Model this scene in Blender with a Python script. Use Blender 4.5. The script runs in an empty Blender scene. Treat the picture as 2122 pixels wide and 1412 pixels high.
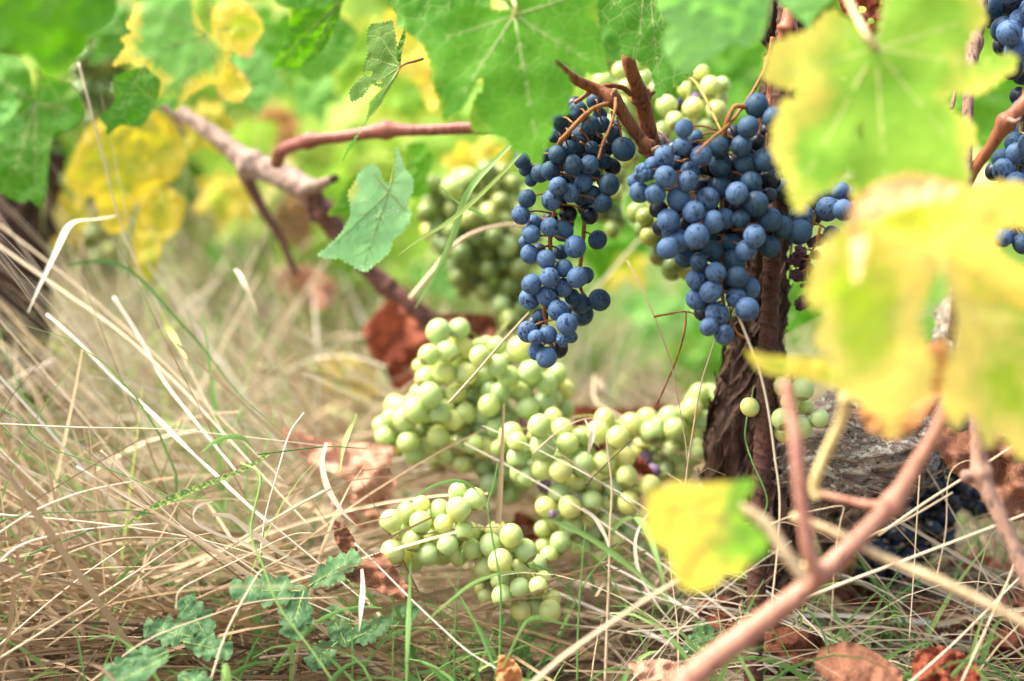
import bpy, math, random
import numpy as np
from mathutils import Vector, Matrix, noise, Euler
from mathutils.geometry import delaunay_2d_cdt
R = math.radians
random.seed(7)
rnd = random.random
def U_(a, b): return a + (b - a) * rnd()

# ------------------------------------------------------------------ camera, sky, sun, exposure
S = bpy.context.scene
COL = S.collection
LENS, TILT, CAMH, FOCUS = 50.0, 12.0, 0.485, 1.045
cam = bpy.data.objects.new('camera', bpy.data.cameras.new('camera')); COL.objects.link(cam)
cam.location = (0, 0, CAMH); cam.rotation_euler = (R(90 - TILT), 0, 0)
cam.data.lens = LENS; cam.data.sensor_width = 36; cam.data.clip_start = 0.02; cam.data.clip_end = 400
cam.data.dof.use_dof = True; cam.data.dof.focus_distance = FOCUS; cam.data.dof.aperture_fstop = 1.7
S.camera = cam
W = bpy.data.worlds.new('World'); S.world = W; W.use_nodes = True
wn = W.node_tree.nodes; wl = W.node_tree.links
sky = wn.new('ShaderNodeTexSky'); sky.sky_type = 'NISHITA'; sky.sun_disc = False
sky.sun_elevation = R(58); sky.sun_rotation = R(-85); sky.dust_density = 7.0; sky.air_density = 1.0; sky.ozone_density = 0.6
bg = wn['Background']; bg.inputs['Strength'].default_value = 0.125
wl.new(sky.outputs['Color'], bg.inputs['Color'])
sun = bpy.data.objects.new('sun', bpy.data.lights.new('sun', 'SUN')); COL.objects.link(sun)
sun.data.energy = 2.0; sun.data.angle = R(24); sun.data.color = (1.0, 0.93, 0.8)
# sun stands to the front left, above and a little behind the camera's left shoulder
sd = Vector((math.sin(R(-85)) * math.cos(R(58)), math.cos(R(-85)) * math.cos(R(58)), math.sin(R(58))))
sun.rotation_euler = sd.to_track_quat('Z', 'Y').to_euler()
S.view_settings.view_transform = 'Standard'; S.view_settings.look = 'None'
S.view_settings.exposure = 1.92; S.view_settings.gamma = 1.0
S.render.engine = 'CYCLES'
try:
    S.cycles.use_denoising = True
    S.cycles.max_bounces = 8; S.cycles.transparent_max_bounces = 8
except Exception: pass

K = 36.0 / LENS / 2122.0
CF = Vector((0, math.cos(R(TILT)), -math.sin(R(TILT)))); CU = Vector((0, math.sin(R(TILT)), math.cos(R(TILT))))
def P(px, py, d):
    return Vector((0, 0, CAMH)) + CF * d + Vector((1, 0, 0)) * ((px - 1061) * K * d) + CU * ((706 - py) * K * d)

# ------------------------------------------------------------------ helpers
def tag(o, label=None, cat=None, group=None, kind=None):
    if label: o['label'] = label
    if cat: o['category'] = cat
    if group: o['group'] = group
    if kind: o['kind'] = kind
    return o
def thing(name, loc, label, cat, group=None):
    o = bpy.data.objects.new(name, None); COL.objects.link(o); o.location = loc; o.empty_display_size = 0.01
    return tag(o, label, cat, group)
def link_mesh(name, me, parent=None, loc=None):
    o = bpy.data.objects.new(name, me); COL.objects.link(o)
    if parent: o.parent = parent
    if loc is not None: o.location = loc
    return o
def mesh(name, V, F, mat, parent=None, smooth=True, attrs=None, origin=None):
    """V world coordinates; stored relative to the parent's (or the given) origin."""
    if parent is not None: off = Vector(parent.location)
    elif origin is not None: off = Vector(origin)
    else: off = Vector((0, 0, 0))
    A = np.asarray([tuple(v) for v in V], dtype=float) - np.array(off)
    me = bpy.data.meshes.new(name); me.from_pydata(A.tolist(), [], F)
    if smooth: me.polygons.foreach_set('use_smooth', [True] * len(me.polygons))
    if attrs:
        for k, arr in attrs.items():
            a = me.attributes.new(k, 'FLOAT', 'POINT'); a.data.foreach_set('value', np.asarray(arr, dtype=np.float32))
    if mat: me.materials.append(mat)
    me.update()
    o = link_mesh(name, me, parent)
    if parent is None and origin is not None: o.location = off
    return o

def catmull(pts, n):
    pts = [np.array(p, float) for p in pts]
    if len(pts) == 2:
        return [pts[0] + (pts[1] - pts[0]) * t for t in np.linspace(0, 1, n + 1)]
    Q = [2 * pts[0] - pts[1]] + pts + [2 * pts[-1] - pts[-2]]
    out = []
    for i in range(1, len(Q) - 2):
        p0, p1, p2, p3 = Q[i - 1:i + 3]
        for j in range(n):
            t = j / n
            out.append(0.5 * (2 * p1 + (p2 - p0) * t + (2 * p0 - 5 * p1 + 4 * p2 - p3) * t * t + (3 * p1 - p0 - 3 * p2 + p3) * t ** 3))
    out.append(pts[-1])
    return out

def tube_geo(pts4, n=6, sides=10, knots=(), bump=0.0, bfreq=60.0, furrow=0.0, ffreq=6, seed=0.0, V=None, F=None, ribs=None):
    """pts4: (x,y,z,r). knots: indices (in control points) with a swelling."""
    if V is None: V, F = [], []
    base = len(V)
    q = catmull(pts4, n)
    cum = 0; N = len(q)
    prev = None; nrm = None
    for i, p in enumerate(q):
        c = Vector(p[:3]); r = max(p[3], 1e-5)
        t = Vector(q[min(i + 1, N - 1)][:3]) - Vector(q[max(i - 1, 0)][:3])
        if t.length < 1e-9: t = Vector((0, 0, 1))
        t.normalize()
        if nrm is None:
            nrm = t.cross(Vector((0.13, 0.9, 0.31))).normalized()
        nrm = (nrm - t * nrm.dot(t)).normalized(); b = t.cross(nrm)
        if prev is not None: cum += (c - prev).length
        prev = c
        for kx in knots:
            r *= 1 + 0.38 * math.exp(-((i - kx * n) / (0.16 * n + 0.5)) ** 2)
        for j in range(sides):
            a = 2 * math.pi * j / sides
            rr = r
            d = nrm * math.cos(a) + b * math.sin(a)
            if bump:
                rr += bump * (noise.noise((c + d * r) * bfreq + Vector((seed, 0, 0))) + .5 * noise.noise((c + d * r) * bfreq * 2.7))
            if furrow:
                tw = cum * 4
                nv = Vector((math.cos(a + tw) * ffreq, math.sin(a + tw) * ffreq, cum * 14 + seed))
                f1 = abs(noise.noise(nv)); f2 = abs(noise.noise(nv * 2.3 + Vector((3, 1, 0))))
                rr += furrow * (1.1 - 2.6 * math.sqrt(f1)) * .7 + furrow * .5 * (f2 - .2)
            if ribs: rr += ribs(cum, a)
            V.append(c + d * rr)
    for i in range(N - 1):
        for j in range(sides):
            a = base + i * sides + j; b_ = base + i * sides + (j + 1) % sides
            F.append((a, b_, b_ + sides, a + sides))
    F.append(tuple(base + j for j in range(sides))[::-1]); F.append(tuple(base + (N - 1) * sides + j for j in range(sides)))
    return V, F
def tp(lst, d=None):
    """[(px,py,d,rpx)] -> world control points with radius in metres"""
    out = []
    for e in lst:
        if d is not None: px, py, r = e; dd = d
        else: px, py, dd, r = e
        w = P(px, py, dd); out.append((w.x, w.y, w.z, r * K * dd))
    return out

# ------------------------------------------------------------------ material helpers
def newmat(name):
    m = bpy.data.materials.new(name); m.use_nodes = True
    nt = m.node_tree; nt.nodes.clear()
    out = nt.nodes.new('ShaderNodeOutputMaterial')
    return m, nt, out
def N_(nt, t, **kw):
    n = nt.nodes.new(t)
    for k, v in kw.items():
        if k.startswith('i_'): n.inputs[k[2:].replace('_', ' ')].default_value = v
        else: setattr(n, k, v)
    return n
def setin(n, key, v): n.inputs[key].default_value = v
def ramp(nt, fac, stops, interp='LINEAR'):
    r = nt.nodes.new('ShaderNodeValToRGB'); r.color_ramp.interpolation = interp
    e = r.color_ramp.elements
    while len(e) < len(stops): e.new(0.5)
    for x, (p, c) in zip(e, stops):
        x.position = p; x.color = (c[0], c[1], c[2], 1) if len(c) >= 3 else (c[0],) * 3 + (1,)
    nt.links.new(fac, r.inputs['Fac']); return r.outputs['Color']
def mixc(nt, fac, a, b, blend='MIX'):
    m = nt.nodes.new('ShaderNodeMix'); m.data_type = 'RGBA'; m.blend_type = blend
    for s, v in ((0, fac), (6, a), (7, b)):
        if isinstance(v, (int, float)): m.inputs[s].default_value = v
        elif isinstance(v, tuple): m.inputs[s].default_value = v if len(v) == 4 else v + (1,)
        else: nt.links.new(v, m.inputs[s])
    return m.outputs[2]
def math_(nt, op, a, b=0.0, c=None, clamp=False):
    m = nt.nodes.new('ShaderNodeMath'); m.operation = op; m.use_clamp = clamp
    for i, v in enumerate((a, b) if c is None else (a, b, c)):
        if isinstance(v, (int, float)): m.inputs[i].default_value = v
        else: nt.links.new(v, m.inputs[i])
    return m.outputs[0]
def coords(nt, scale=(1, 1, 1), rand=True):
    tc = nt.nodes.new('ShaderNodeTexCoord'); mp = nt.nodes.new('ShaderNodeMapping'); mp.inputs['Scale'].default_value = scale
    nt.links.new(tc.outputs['Object'], mp.inputs['Vector'])
    if rand:
        oi = nt.nodes.new('ShaderNodeObjectInfo'); mm = math_(nt, 'MULTIPLY', oi.outputs['Random'], 37.0)
        cb = nt.nodes.new('ShaderNodeCombineXYZ')
        for i in range(3): nt.links.new(mm, cb.inputs[i])
        nt.links.new(cb.outputs[0], mp.inputs['Location'])
    return mp.outputs['Vector']
def noise_(nt, vec, scale, detail=3, rough=.55, dist=0.0):
    n = nt.nodes.new('ShaderNodeTexNoise'); n.inputs['Scale'].default_value = scale; n.inputs['Detail'].default_value = detail
    n.inputs['Roughness'].default_value = rough; n.inputs['Distortion'].default_value = dist
    nt.links.new(vec, n.inputs['Vector']); return n.outputs['Fac']
def bump_(nt, h, strength=.5, dist=.001, normal=None):
    b = nt.nodes.new('ShaderNodeBump'); b.inputs['Strength'].default_value = strength; b.inputs['Distance'].default_value = dist
    nt.links.new(h, b.inputs['Height'])
    if normal is not None: nt.links.new(normal, b.inputs['Normal'])
    return b.outputs['Normal']
def attr(nt, name):
    a = nt.nodes.new('ShaderNodeAttribute'); a.attribute_name = name; return a.outputs['Fac']
def pbsdf(nt, out, col, rough=.6, spec=.4, normal=None, sss=0, sssr=(1, .6, .3), sssc=.004, translucent=0, tcol=None, coat=0):
    b = nt.nodes.new('ShaderNodeBsdfPrincipled')
    if isinstance(col, tuple): b.inputs['Base Color'].default_value = col if len(col) == 4 else col + (1,)
    else: nt.links.new(col, b.inputs['Base Color'])
    if isinstance(rough, float): b.inputs['Roughness'].default_value = rough
    else: nt.links.new(rough, b.inputs['Roughness'])
    b.inputs['Specular IOR Level'].default_value = spec
    if sss:
        b.inputs['Subsurface Weight'].default_value = sss; b.inputs['Subsurface Radius'].default_value = sssr
        b.inputs['Subsurface Scale'].default_value = sssc
    if normal is not None: nt.links.new(normal, b.inputs['Normal'])
    if translucent:
        t = nt.nodes.new('ShaderNodeBsdfTranslucent'); mx = nt.nodes.new('ShaderNodeMixShader'); mx.inputs[0].default_value = translucent
        c = tcol if tcol is not None else col
        if isinstance(c, tuple): t.inputs['Color'].default_value = c if len(c) == 4 else c + (1,)
        else: nt.links.new(c, t.inputs['Color'])
        if normal is not None: nt.links.new(normal, t.inputs['Normal'])
        nt.links.new(b.outputs[0], mx.inputs[1]); nt.links.new(t.outputs[0], mx.inputs[2]); nt.links.new(mx.outputs[0], out.inputs['Surface'])
    else: nt.links.new(b.outputs[0], out.inputs['Surface'])
    return b

GREEN_A, GREEN_B = (.075, .22, .022), (.17, .38, .045)
def leaf_mat(name, ga, gb, yel=(.72, .62, .08), ybias=-.3, brown=(.22, .07, .02), bbias=-.6, flecks=0.0, trans=.42, vein=(.45, .55, .18), web=.35, rough=.5, edge_w=1.0, gx=0):
    m, nt, out = newmat(name)
    v = coords(nt)
    n1 = noise_(nt, v, 16, 4, .6); n2 = noise_(nt, v, 55, 3, .6); n3 = noise_(nt, v, 9, 3, .5, .6)
    ed = attr(nt, 'ed'); vd = attr(nt, 'vd')
    g = mixc(nt, ramp(nt, n1, [(.35, (0, 0, 0)), (.65, (1, 1, 1))]), ga, gb)
    g = mixc(nt, math_(nt, 'MULTIPLY', n2, .3), g, tuple(min(1, c * 1.5) for c in gb))
    # yellowing: along the margin and between the veins, in uneven patches
    e1 = math_(nt, 'SUBTRACT', 1.0, math_(nt, 'MULTIPLY', ed, 3.2), clamp=True)
    y = math_(nt, 'ADD', math_(nt, 'MULTIPLY', math_(nt, 'SUBTRACT', n3, .5), 3.4), ybias)
    y = math_(nt, 'ADD', y, math_(nt, 'MULTIPLY', e1, .55 * edge_w)); y = math_(nt, 'ADD', y, math_(nt, 'MULTIPLY', vd, .5))
    y = math_(nt, 'ADD', y, math_(nt, 'MULTIPLY', math_(nt, 'SUBTRACT', n2, .5), .45))
    if gx:
        tco = nt.nodes.new('ShaderNodeTexCoord'); sx_ = nt.nodes.new('ShaderNodeSeparateXYZ'); nt.links.new(tco.outputs['Object'], sx_.inputs[0])
        y = math_(nt, 'SUBTRACT', y, math_(nt, 'MULTIPLY', sx_.outputs['X'], gx))
    ys = ramp(nt, y, [(.0, (0, 0, 0)), (.55, (1, 1, 1))])
    c = mixc(nt, ys, g, yel)
    b = math_(nt, 'ADD', math_(nt, 'MULTIPLY', math_(nt, 'SUBTRACT', noise_(nt, v, 24, 4, .65), .5), 3.0), bbias)
    b = math_(nt, 'ADD', b, math_(nt, 'MULTIPLY', math_(nt, 'POWER', e1, 3.0), .8 * edge_w))
    bs = ramp(nt, b, [(.12, (0, 0, 0)), (.4, (1, 1, 1))])
    c = mixc(nt, bs, c, brown)
    vo = nt.nodes.new('ShaderNodeTexVoronoi'); vo.feature = 'DISTANCE_TO_EDGE'; vo.inputs['Scale'].default_value = 230
    nt.links.new(v, vo.inputs['Vector'])
    vo2 = nt.nodes.new('ShaderNodeTexVoronoi'); vo2.feature = 'DISTANCE_TO_EDGE'; vo2.inputs['Scale'].default_value = 85
    nt.links.new(v, vo2.inputs['Vector'])
    w1 = ramp(nt, vo.outputs['Distance'], [(.0, (1, 1, 1)), (.07, (0, 0, 0))]); w2 = ramp(nt, vo2.outputs['Distance'], [(.0, (1, 1, 1)), (.05, (0, 0, 0))])
    ww = math_(nt, 'MAXIMUM', math_(nt, 'MULTIPLY', w1, .45), w2)
    c = mixc(nt, math_(nt, 'MULTIPLY', ww, web), c, vein)
    if flecks:
        f = nt.nodes.new('ShaderNodeTexVoronoi'); f.inputs['Scale'].default_value = 330; nt.links.new(v, f.inputs['Vector'])
        fm = math_(nt, 'MULTIPLY', ramp(nt, f.outputs['Distance'], [(.18, (1, 1, 1)), (.3, (0, 0, 0))]), ramp(nt, noise_(nt, v, 40, 2), [(.5, (0, 0, 0)), (.6, (1, 1, 1))]))
        c = mixc(nt, math_(nt, 'MULTIPLY', fm, flecks), c, (.75, .85, .7))
    h = math_(nt, 'ADD', math_(nt, 'MULTIPLY', ww, -.6), n2)
    nm = bump_(nt, h, .35, .0012)
    hs = nt.nodes.new('ShaderNodeHueSaturation'); hs.inputs['Value'].default_value = 1.25; hs.inputs['Saturation'].default_value = 1.08
    nt.links.new(c, hs.inputs['Color'])
    pbsdf(nt, out, c, rough, .22, nm, translucent=trans, tcol=hs.outputs['Color'])
    return m
M = {}
M['green'] = leaf_mat('vine leaf green', (.045, .18, .012), (.1, .3, .028), ybias=-.95, bbias=-1.0, edge_w=.4)
M['bright'] = leaf_mat('vine leaf bright green', (.06, .23, .01), (.13, .36, .022), yel=(.45, .56, .06), web=.22, ybias=-.85, bbias=-1.1)
M['pale'] = leaf_mat('vine leaf pale green', (.16, .42, .09), (.26, .54, .14), yel=(.6, .72, .25), ybias=-.8, bbias=-1.5, web=.15)
M['blue'] = leaf_mat('vine leaf bluish green', (.19, .45, .17), (.33, .6, .28), ybias=-1.1, bbias=-1.1, flecks=.55, vein=(.4, .6, .3))
M['turning'] = leaf_mat('vine leaf turning yellow', (.15, .37, .03), (.32, .55, .06), yel=(.8, .7, .13), ybias=-.1, bbias=-1.0, brown=(.3, .16, .05), web=.1, vein=(.6, .62, .2), edge_w=.7)
M['lemon'] = leaf_mat('vine leaf lemon yellow', (.32, .56, .04), (.55, .68, .08), yel=(.88, .76, .2), ybias=.12, bbias=-.8, trans=.5, brown=(.6, .32, .1), web=.1, vein=(.8, .7, .25))
M['gold'] = leaf_mat('vine leaf golden yellow', (.4, .56, .03), (.62, .62, .06), yel=(.88, .7, .12), ybias=.35, bbias=-.7, brown=(.75, .38, .2), web=.1, vein=(.7, .55, .2))
M['mixed'] = leaf_mat('vine leaf green with yellow rim', (.14, .38, .06), (.25, .5, .12), yel=(.85, .7, .12), ybias=-.5, bbias=-.9, brown=(.5, .18, .08), web=.15, edge_w=1.1)
M['rosy'] = leaf_mat('vine leaf rosy orange', (.55, .36, .1), (.72, .42, .2), yel=(.78, .5, .26), ybias=.2, bbias=-.6, brown=(.75, .38, .16), web=.1, trans=.4)
M['oldyellow'] = leaf_mat('vine leaf dull yellow', (.28, .36, .03), (.45, .45, .04), yel=(.68, .54, .07), ybias=.15, bbias=-.9, web=.2)

def dead_mat(name, a, b):
    m, nt, out = newmat(name); v = coords(nt)
    n1 = noise_(nt, v, 22, 5, .65); n2 = noise_(nt, v, 130, 4, .6)
    c = mixc(nt, ramp(nt, n1, [(.3, (0, 0, 0)), (.7, (1, 1, 1))]), a, b)
    c = mixc(nt, ramp(nt, noise_(nt, v, 48, 3), [(.55, (0, 0, 0)), (.72, (.8, .8, .8))]), c, tuple(x * .3 for x in a))
    vo = nt.nodes.new('ShaderNodeTexVoronoi'); vo.feature = 'DISTANCE_TO_EDGE'; vo.inputs['Scale'].default_value = 110; nt.links.new(v, vo.inputs['Vector'])
    w = ramp(nt, vo.outputs['Distance'], [(.0, (1, 1, 1)), (.07, (0, 0, 0))])
    c = mixc(nt, math_(nt, 'MULTIPLY', w, .35), c, tuple(min(1, x * 1.5) for x in b))
    nm = bump_(nt, math_(nt, 'ADD', math_(nt, 'MULTIPLY', n1, 2.0), math_(nt, 'ADD', n2, w)), .35, .0015)
    pbsdf(nt, out, c, .65, .2, nm, translucent=.28); return m
M['dead'] = dead_mat('dry rust brown leaf', (.15, .055, .028), (.36, .17, .1))
M['deadpink'] = dead_mat('dry pale rosy brown leaf', (.42, .19, .12), (.68, .4, .28))
M['deadred'] = dead_mat('dry red brown leaf', (.22, .045, .022), (.36, .11, .06))
M['deaddark'] = dead_mat('dry dark brown leaf', (.1, .028, .016), (.24, .09, .05))
M['deadorange'] = dead_mat('dry orange leaf', (.6, .26, .1), (.7, .36, .15))

def grape_mat(name, bloom, skin, amount=.5, spec=.2, rough=.58):
    m, nt, out = newmat(name); v = coords(nt)
    oi = nt.nodes.new('ShaderNodeObjectInfo')
    n1 = noise_(nt, v, 120, 4, .6); big = noise_(nt, v, 55, 2)
    vs = nt.nodes.new('ShaderNodeMapping'); vs.inputs['Scale'].default_value = (1, 1, .22); nt.links.new(v, vs.inputs['Vector'])
    sc = noise_(nt, vs.outputs[0], 420, 3, .55, .8)
    spots = nt.nodes.new('ShaderNodeTexVoronoi'); spots.inputs['Scale'].default_value = 420; nt.links.new(v, spots.inputs['Vector'])
    b2 = mixc(nt, ramp(nt, n1, [(.3, (0, 0, 0)), (.75, (1, 1, 1))]), tuple(x * .72 for x in bloom), bloom)
    b2 = mixc(nt, math_(nt, 'MULTIPLY', oi.outputs['Random'], .42), b2, tuple(x * y for x, y in zip(bloom, (.42, .5, .6))))
    mask = math_(nt, 'MULTIPLY', ramp(nt, sc, [(.545, (0, 0, 0)), (.6, (1, 1, 1))]), ramp(nt, big, [(.36, (0, 0, 0)), (.52, (1, 1, 1))]))
    sp = math_(nt, 'MULTIPLY', ramp(nt, spots.outputs['Distance'], [(.1, (1, 1, 1)), (.2, (0, 0, 0))]), ramp(nt, n1, [(.5, (0, 0, 0)), (.58, (1, 1, 1))]))
    rub = ramp(nt, big, [(.6, (0, 0, 0)), (.74, (.75, .75, .75))])
    mk = math_(nt, 'MAXIMUM', math_(nt, 'MAXIMUM', math_(nt, 'MULTIPLY', mask, .9), sp), rub)
    mk = math_(nt, 'MULTIPLY', mk, amount * 2, clamp=True)
    c = mixc(nt, mk, b2, skin)
    rg = math_(nt, 'MULTIPLY_ADD', mk, -.18, rough)
    nm = bump_(nt, math_(nt, 'ADD', n1, math_(nt, 'MULTIPLY', mk, -.5)), .12, .0006)
    pbsdf(nt, out, c, rg, spec, nm); return m
M['blue_grape'] = grape_mat('dark blue grape skin with pale bloom', (.095, .18, .335), (.008, .012, .032), .5)
M['slate_grape'] = grape_mat('dark slate grape skin with thin bloom', (.045, .1, .175), (.006, .008, .02), .42)
M['shade_grape'] = grape_mat('dark grape skin with painted shade', (.012, .02, .042), (.004, .005, .009), .5, .4, .42)  # darkened copy of the blue skin, shade painted into its colour
def raisin_mat():
    m, nt, out = newmat('shrivelled purple grape'); v = coords(nt); n1 = noise_(nt, v, 200, 5, .7)
    c = mixc(nt, n1, (.015, .004, .01), (.09, .03, .06)); pbsdf(nt, out, c, .5, .4, bump_(nt, n1, .8, .003)); return m
M['raisin'] = raisin_mat()
def white_mat(name, a, b, g):
    m, nt, out = newmat(name); v = coords(nt, rand=True)
    oi = nt.nodes.new('ShaderNodeObjectInfo'); tc = nt.nodes.new('ShaderNodeTexCoord')
    n1 = noise_(nt, v, 90, 3, .6); n2 = noise_(nt, v, 38, 2)
    c = ramp(nt, oi.outputs['Random'], [(0, g), (.35, a), (.7, tuple((x + y) / 2 for x, y in zip(a, b))), (1, b)])
    c = mixc(nt, ramp(nt, n2, [(.4, (0, 0, 0)), (.7, (.8, .8, .8))]), c, g)
    c = mixc(nt, math_(nt, 'MULTIPLY', n1, .1), c, (.75, .82, .6))
    spots = nt.nodes.new('ShaderNodeTexVoronoi'); spots.inputs['Scale'].default_value = 260; nt.links.new(v, spots.inputs['Vector'])
    sp = math_(nt, 'MULTIPLY', ramp(nt, spots.outputs['Distance'], [(.07, (1, 1, 1)), (.14, (0, 0, 0))]), ramp(nt, n1, [(.52, (0, 0, 0)), (.6, (1, 1, 1))]))
    # dry blossom scar at the far pole
    sx = nt.nodes.new('ShaderNodeSeparateXYZ'); nt.links.new(tc.outputs['Object'], sx.inputs[0])
    pole = ramp(nt, math_(nt, 'MULTIPLY', sx.outputs['Z'], -100.0), [(.972 * .9, (0, 0, 0)), (.99 * .9, (1, 1, 1))])
    c = mixc(nt, math_(nt, 'MULTIPLY', math_(nt, 'MAXIMUM', sp, pole), .7), c, (.2, .14, .05))
    pb = pbsdf(nt, out, c, .36, .45, bump_(nt, n1, .06, .0005), sss=.9, sssr=(1, .9, .35), sssc=.016); pb.inputs['Transmission Weight'].default_value = .18; return m
M['white_grape'] = white_mat('pale green grape skin', (.46, .6, .21), (.78, .74, .25), (.42, .57, .26))
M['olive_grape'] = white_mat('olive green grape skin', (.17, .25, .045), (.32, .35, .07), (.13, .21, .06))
M['purple_grape'] = grape_mat('mauve overripe grape skin', (.3, .2, .33), (.1, .06, .1), .3)

def wood_mat(name, a, b, dark, scale=(60, 60, 12), lichen=0, rough=.65, spec=.25, bs=.6, bd=.003):
    m, nt, out = newmat(name)
    v = coords(nt, scale=(1, 1, 1), rand=False)
    vs = nt.nodes.new('ShaderNodeMapping'); vs.inputs['Scale'].default_value = (scale[0] / 60, scale[1] / 60, scale[2] / 60); nt.links.new(v, vs.inputs['Vector'])
    n1 = noise_(nt, vs.outputs[0], 90, 6, .7, .4); n2 = noise_(nt, vs.outputs[0], 260, 4, .7, .2); n3 = noise_(nt, v, 18, 3)
    c = mixc(nt, ramp(nt, n1, [(.32, (0, 0, 0)), (.68, (1, 1, 1))]), a, b)
    c = mixc(nt, ramp(nt, n2, [(.36, (1, 1, 1)), (.5, (0, 0, 0))]), c, dark)
    if lichen:
        lm = math_(nt, 'MULTIPLY', ramp(nt, noise_(nt, v, 170, 5, .7), [(.5, (0, 0, 0)), (.55, (1, 1, 1))]), ramp(nt, noise_(nt, v, 34, 3), [(.44, (0, 0, 0)), (.52, (1, 1, 1))]))
        c = mixc(nt, math_(nt, 'MULTIPLY', lm, lichen), c, (.5, .53, .42))
    c = mixc(nt, ramp(nt, n3, [(.45, (0, 0, 0)), (.7, (.5, .5, .5))]), c, tuple((x + y) * .6 for x, y in zip(a, b)))
    nm = bump_(nt, math_(nt, 'ADD', n1, math_(nt, 'MULTIPLY', n2, .5)), bs, bd)
    pbsdf(nt, out, c, rough, spec, nm); return m
M['bark'] = wood_mat('old vine bark', (.035, .017, .011), (.13, .07, .045), (.01, .006, .005), lichen=.0, bs=1.0, bd=.005)
M['bark_lichen'] = wood_mat('old vine bark with lichen', (.12, .08, .06), (.4, .32, .26), (.03, .02, .015), scale=(30, 60, 60), lichen=.95, bs=1.0, bd=.005)
M['cane'] = wood_mat('red brown vine cane', (.17, .055, .028), (.3, .12, .06), (.07, .022, .014), bs=.3, bd=.001, rough=.45)
M['purplecane'] = wood_mat('purplish vine cane', (.19, .06, .045), (.32, .13, .09), (.1, .035, .03), bs=.2, bd=.001, rough=.4)
M['greybranch'] = wood_mat('weathered grey pink branch', (.2, .13, .1), (.46, .35, .29), (.07, .04, .03), bs=.7, bd=.002)
M['darkcane'] = wood_mat('dark brown branch', (.12, .05, .04), (.26, .12, .1), (.04, .02, .02), bs=.7, bd=.002)
M['pinkcane'] = wood_mat('pink brown shoot', (.3, .135, .085), (.46, .25, .18), (.17, .07, .045), bs=.3, bd=.0015, rough=.45)
M['redpetiole'] = wood_mat('rosy leaf stalk', (.5, .22, .16), (.62, .36, .26), (.38, .15, .12), bs=.1, bd=.0006, rough=.4)
M['yellowpetiole'] = wood_mat('straw yellow leaf stalk', (.6, .5, .22), (.72, .62, .32), (.5, .38, .16), bs=.1, bd=.0006, rough=.4)
M['mottled'] = wood_mat('mottled grey brown cane', (.26, .14, .09), (.42, .27, .2), (.05, .04, .05), scale=(60, 60, 30), bs=.3, bd=.001)
M['stalk'] = wood_mat('grape stalk', (.26, .16, .04), (.4, .32, .08), (.12, .05, .02), bs=.3, bd=.0008)
M['greenstalk'] = wood_mat('green grape stalk', (.2, .24, .06), (.36, .4, .12), (.12, .1, .03), bs=.3, bd=.0008)
M['redstalk'] = wood_mat('reddish grape stalk', (.24, .08, .03), (.32, .16, .05), (.1, .03, .015), bs=.3, bd=.0008)
M['rust'] = wood_mat('rusty ribbed steel', (.05, .022, .016), (.11, .048, .034), (.018, .01, .008), scale=(60, 60, 60), bs=.5, bd=.001, rough=.8)
M['tanstraw'] = wood_mat('tan straw', (.55, .4, .2), (.75, .6, .38), (.36, .22, .1), scale=(60, 60, 10), bs=.1, bd=.0005, rough=.5)

def grass_mat(name, stops, trans=.3):
    m, nt, out = newmat(name); r = attr(nt, 'rnd'); v = coords(nt, rand=False)
    c = ramp(nt, r, stops)
    n = noise_(nt, v, 60, 3)
    c = mixc(nt, math_(nt, 'MULTIPLY', n, .5), c, mixc(nt, 1.0, c, (.55, .45, .35), 'MULTIPLY'))
    pbsdf(nt, out, c, .5, .3, translucent=trans); return m
M['straw'] = grass_mat('dry straw', [(0, (.12, .075, .04)), (.18, (.32, .22, .12)), (.5, (.62, .49, .31)), (.8, (.8, .7, .5)), (1, (.9, .86, .74))], .22)
M['litter'] = grass_mat('dry leaf litter grass', [(0, (.06, .042, .028)), (.35, (.24, .17, .105)), (.75, (.52, .42, .28)), (1, (.7, .61, .46))], .15)
M['fresh'] = grass_mat('fresh grass', [(0, (.1, .27, .07)), (.4, (.2, .44, .12)), (.75, (.32, .56, .18)), (1, (.55, .62, .2))], .4)
M['field'] = grass_mat('meadow grass', [(0, (.24, .48, .08)), (.35, (.42, .66, .16)), (.65, (.62, .76, .3)), (.85, (.82, .82, .5)), (1, (.88, .84, .64))], .4)
M['weed'] = leaf_mat('weed leaf', (.055, .145, .055), (.11, .23, .09), ybias=-1.2, bbias=-1.3, vein=(.3, .5, .25), web=.3, trans=.3)
M['farleaf'] = grass_mat('distant vine leaves', [(0, (.24, .5, .05)), (.35, (.46, .74, .1)), (.7, (.7, .86, .24)), (1, (.92, .85, .35))], .55)

# ------------------------------------------------------------------ ground
def ground_mat():
    m, nt, out = newmat('soil with straw litter'); v = coords(nt, rand=False)
    tc = nt.nodes.new('ShaderNodeTexCoord'); sx = nt.nodes.new('ShaderNodeSeparateXYZ'); nt.links.new(tc.outputs['Object'], sx.inputs[0])
    n1 = noise_(nt, v, 26, 6, .7); n2 = noise_(nt, v, 3, 4)
    c = mixc(nt, ramp(nt, n1, [(.35, (0, 0, 0)), (.65, (1, 1, 1))]), (.06, .038, .025), (.2, .14, .08))
    far = math_(nt, 'ADD', math_(nt, 'MULTIPLY', sx.outputs['Y'], .7), math_(nt, 'MULTIPLY', n2, .8))
    g = mixc(nt, ramp(nt, n2, [(.35, (0, 0, 0)), (.65, (1, 1, 1))]), (.36, .5, .16), (.55, .55, .28))
    c = mixc(nt, ramp(nt, math_(nt, 'MULTIPLY', far, .25), [(.42, (0, 0, 0)), (.6, (1, 1, 1))]), c, g)
    pbsdf(nt, out, c, .9, .1, bump_(nt, n1, 1.0, .01)); return m
gv, gf = [], []
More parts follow.
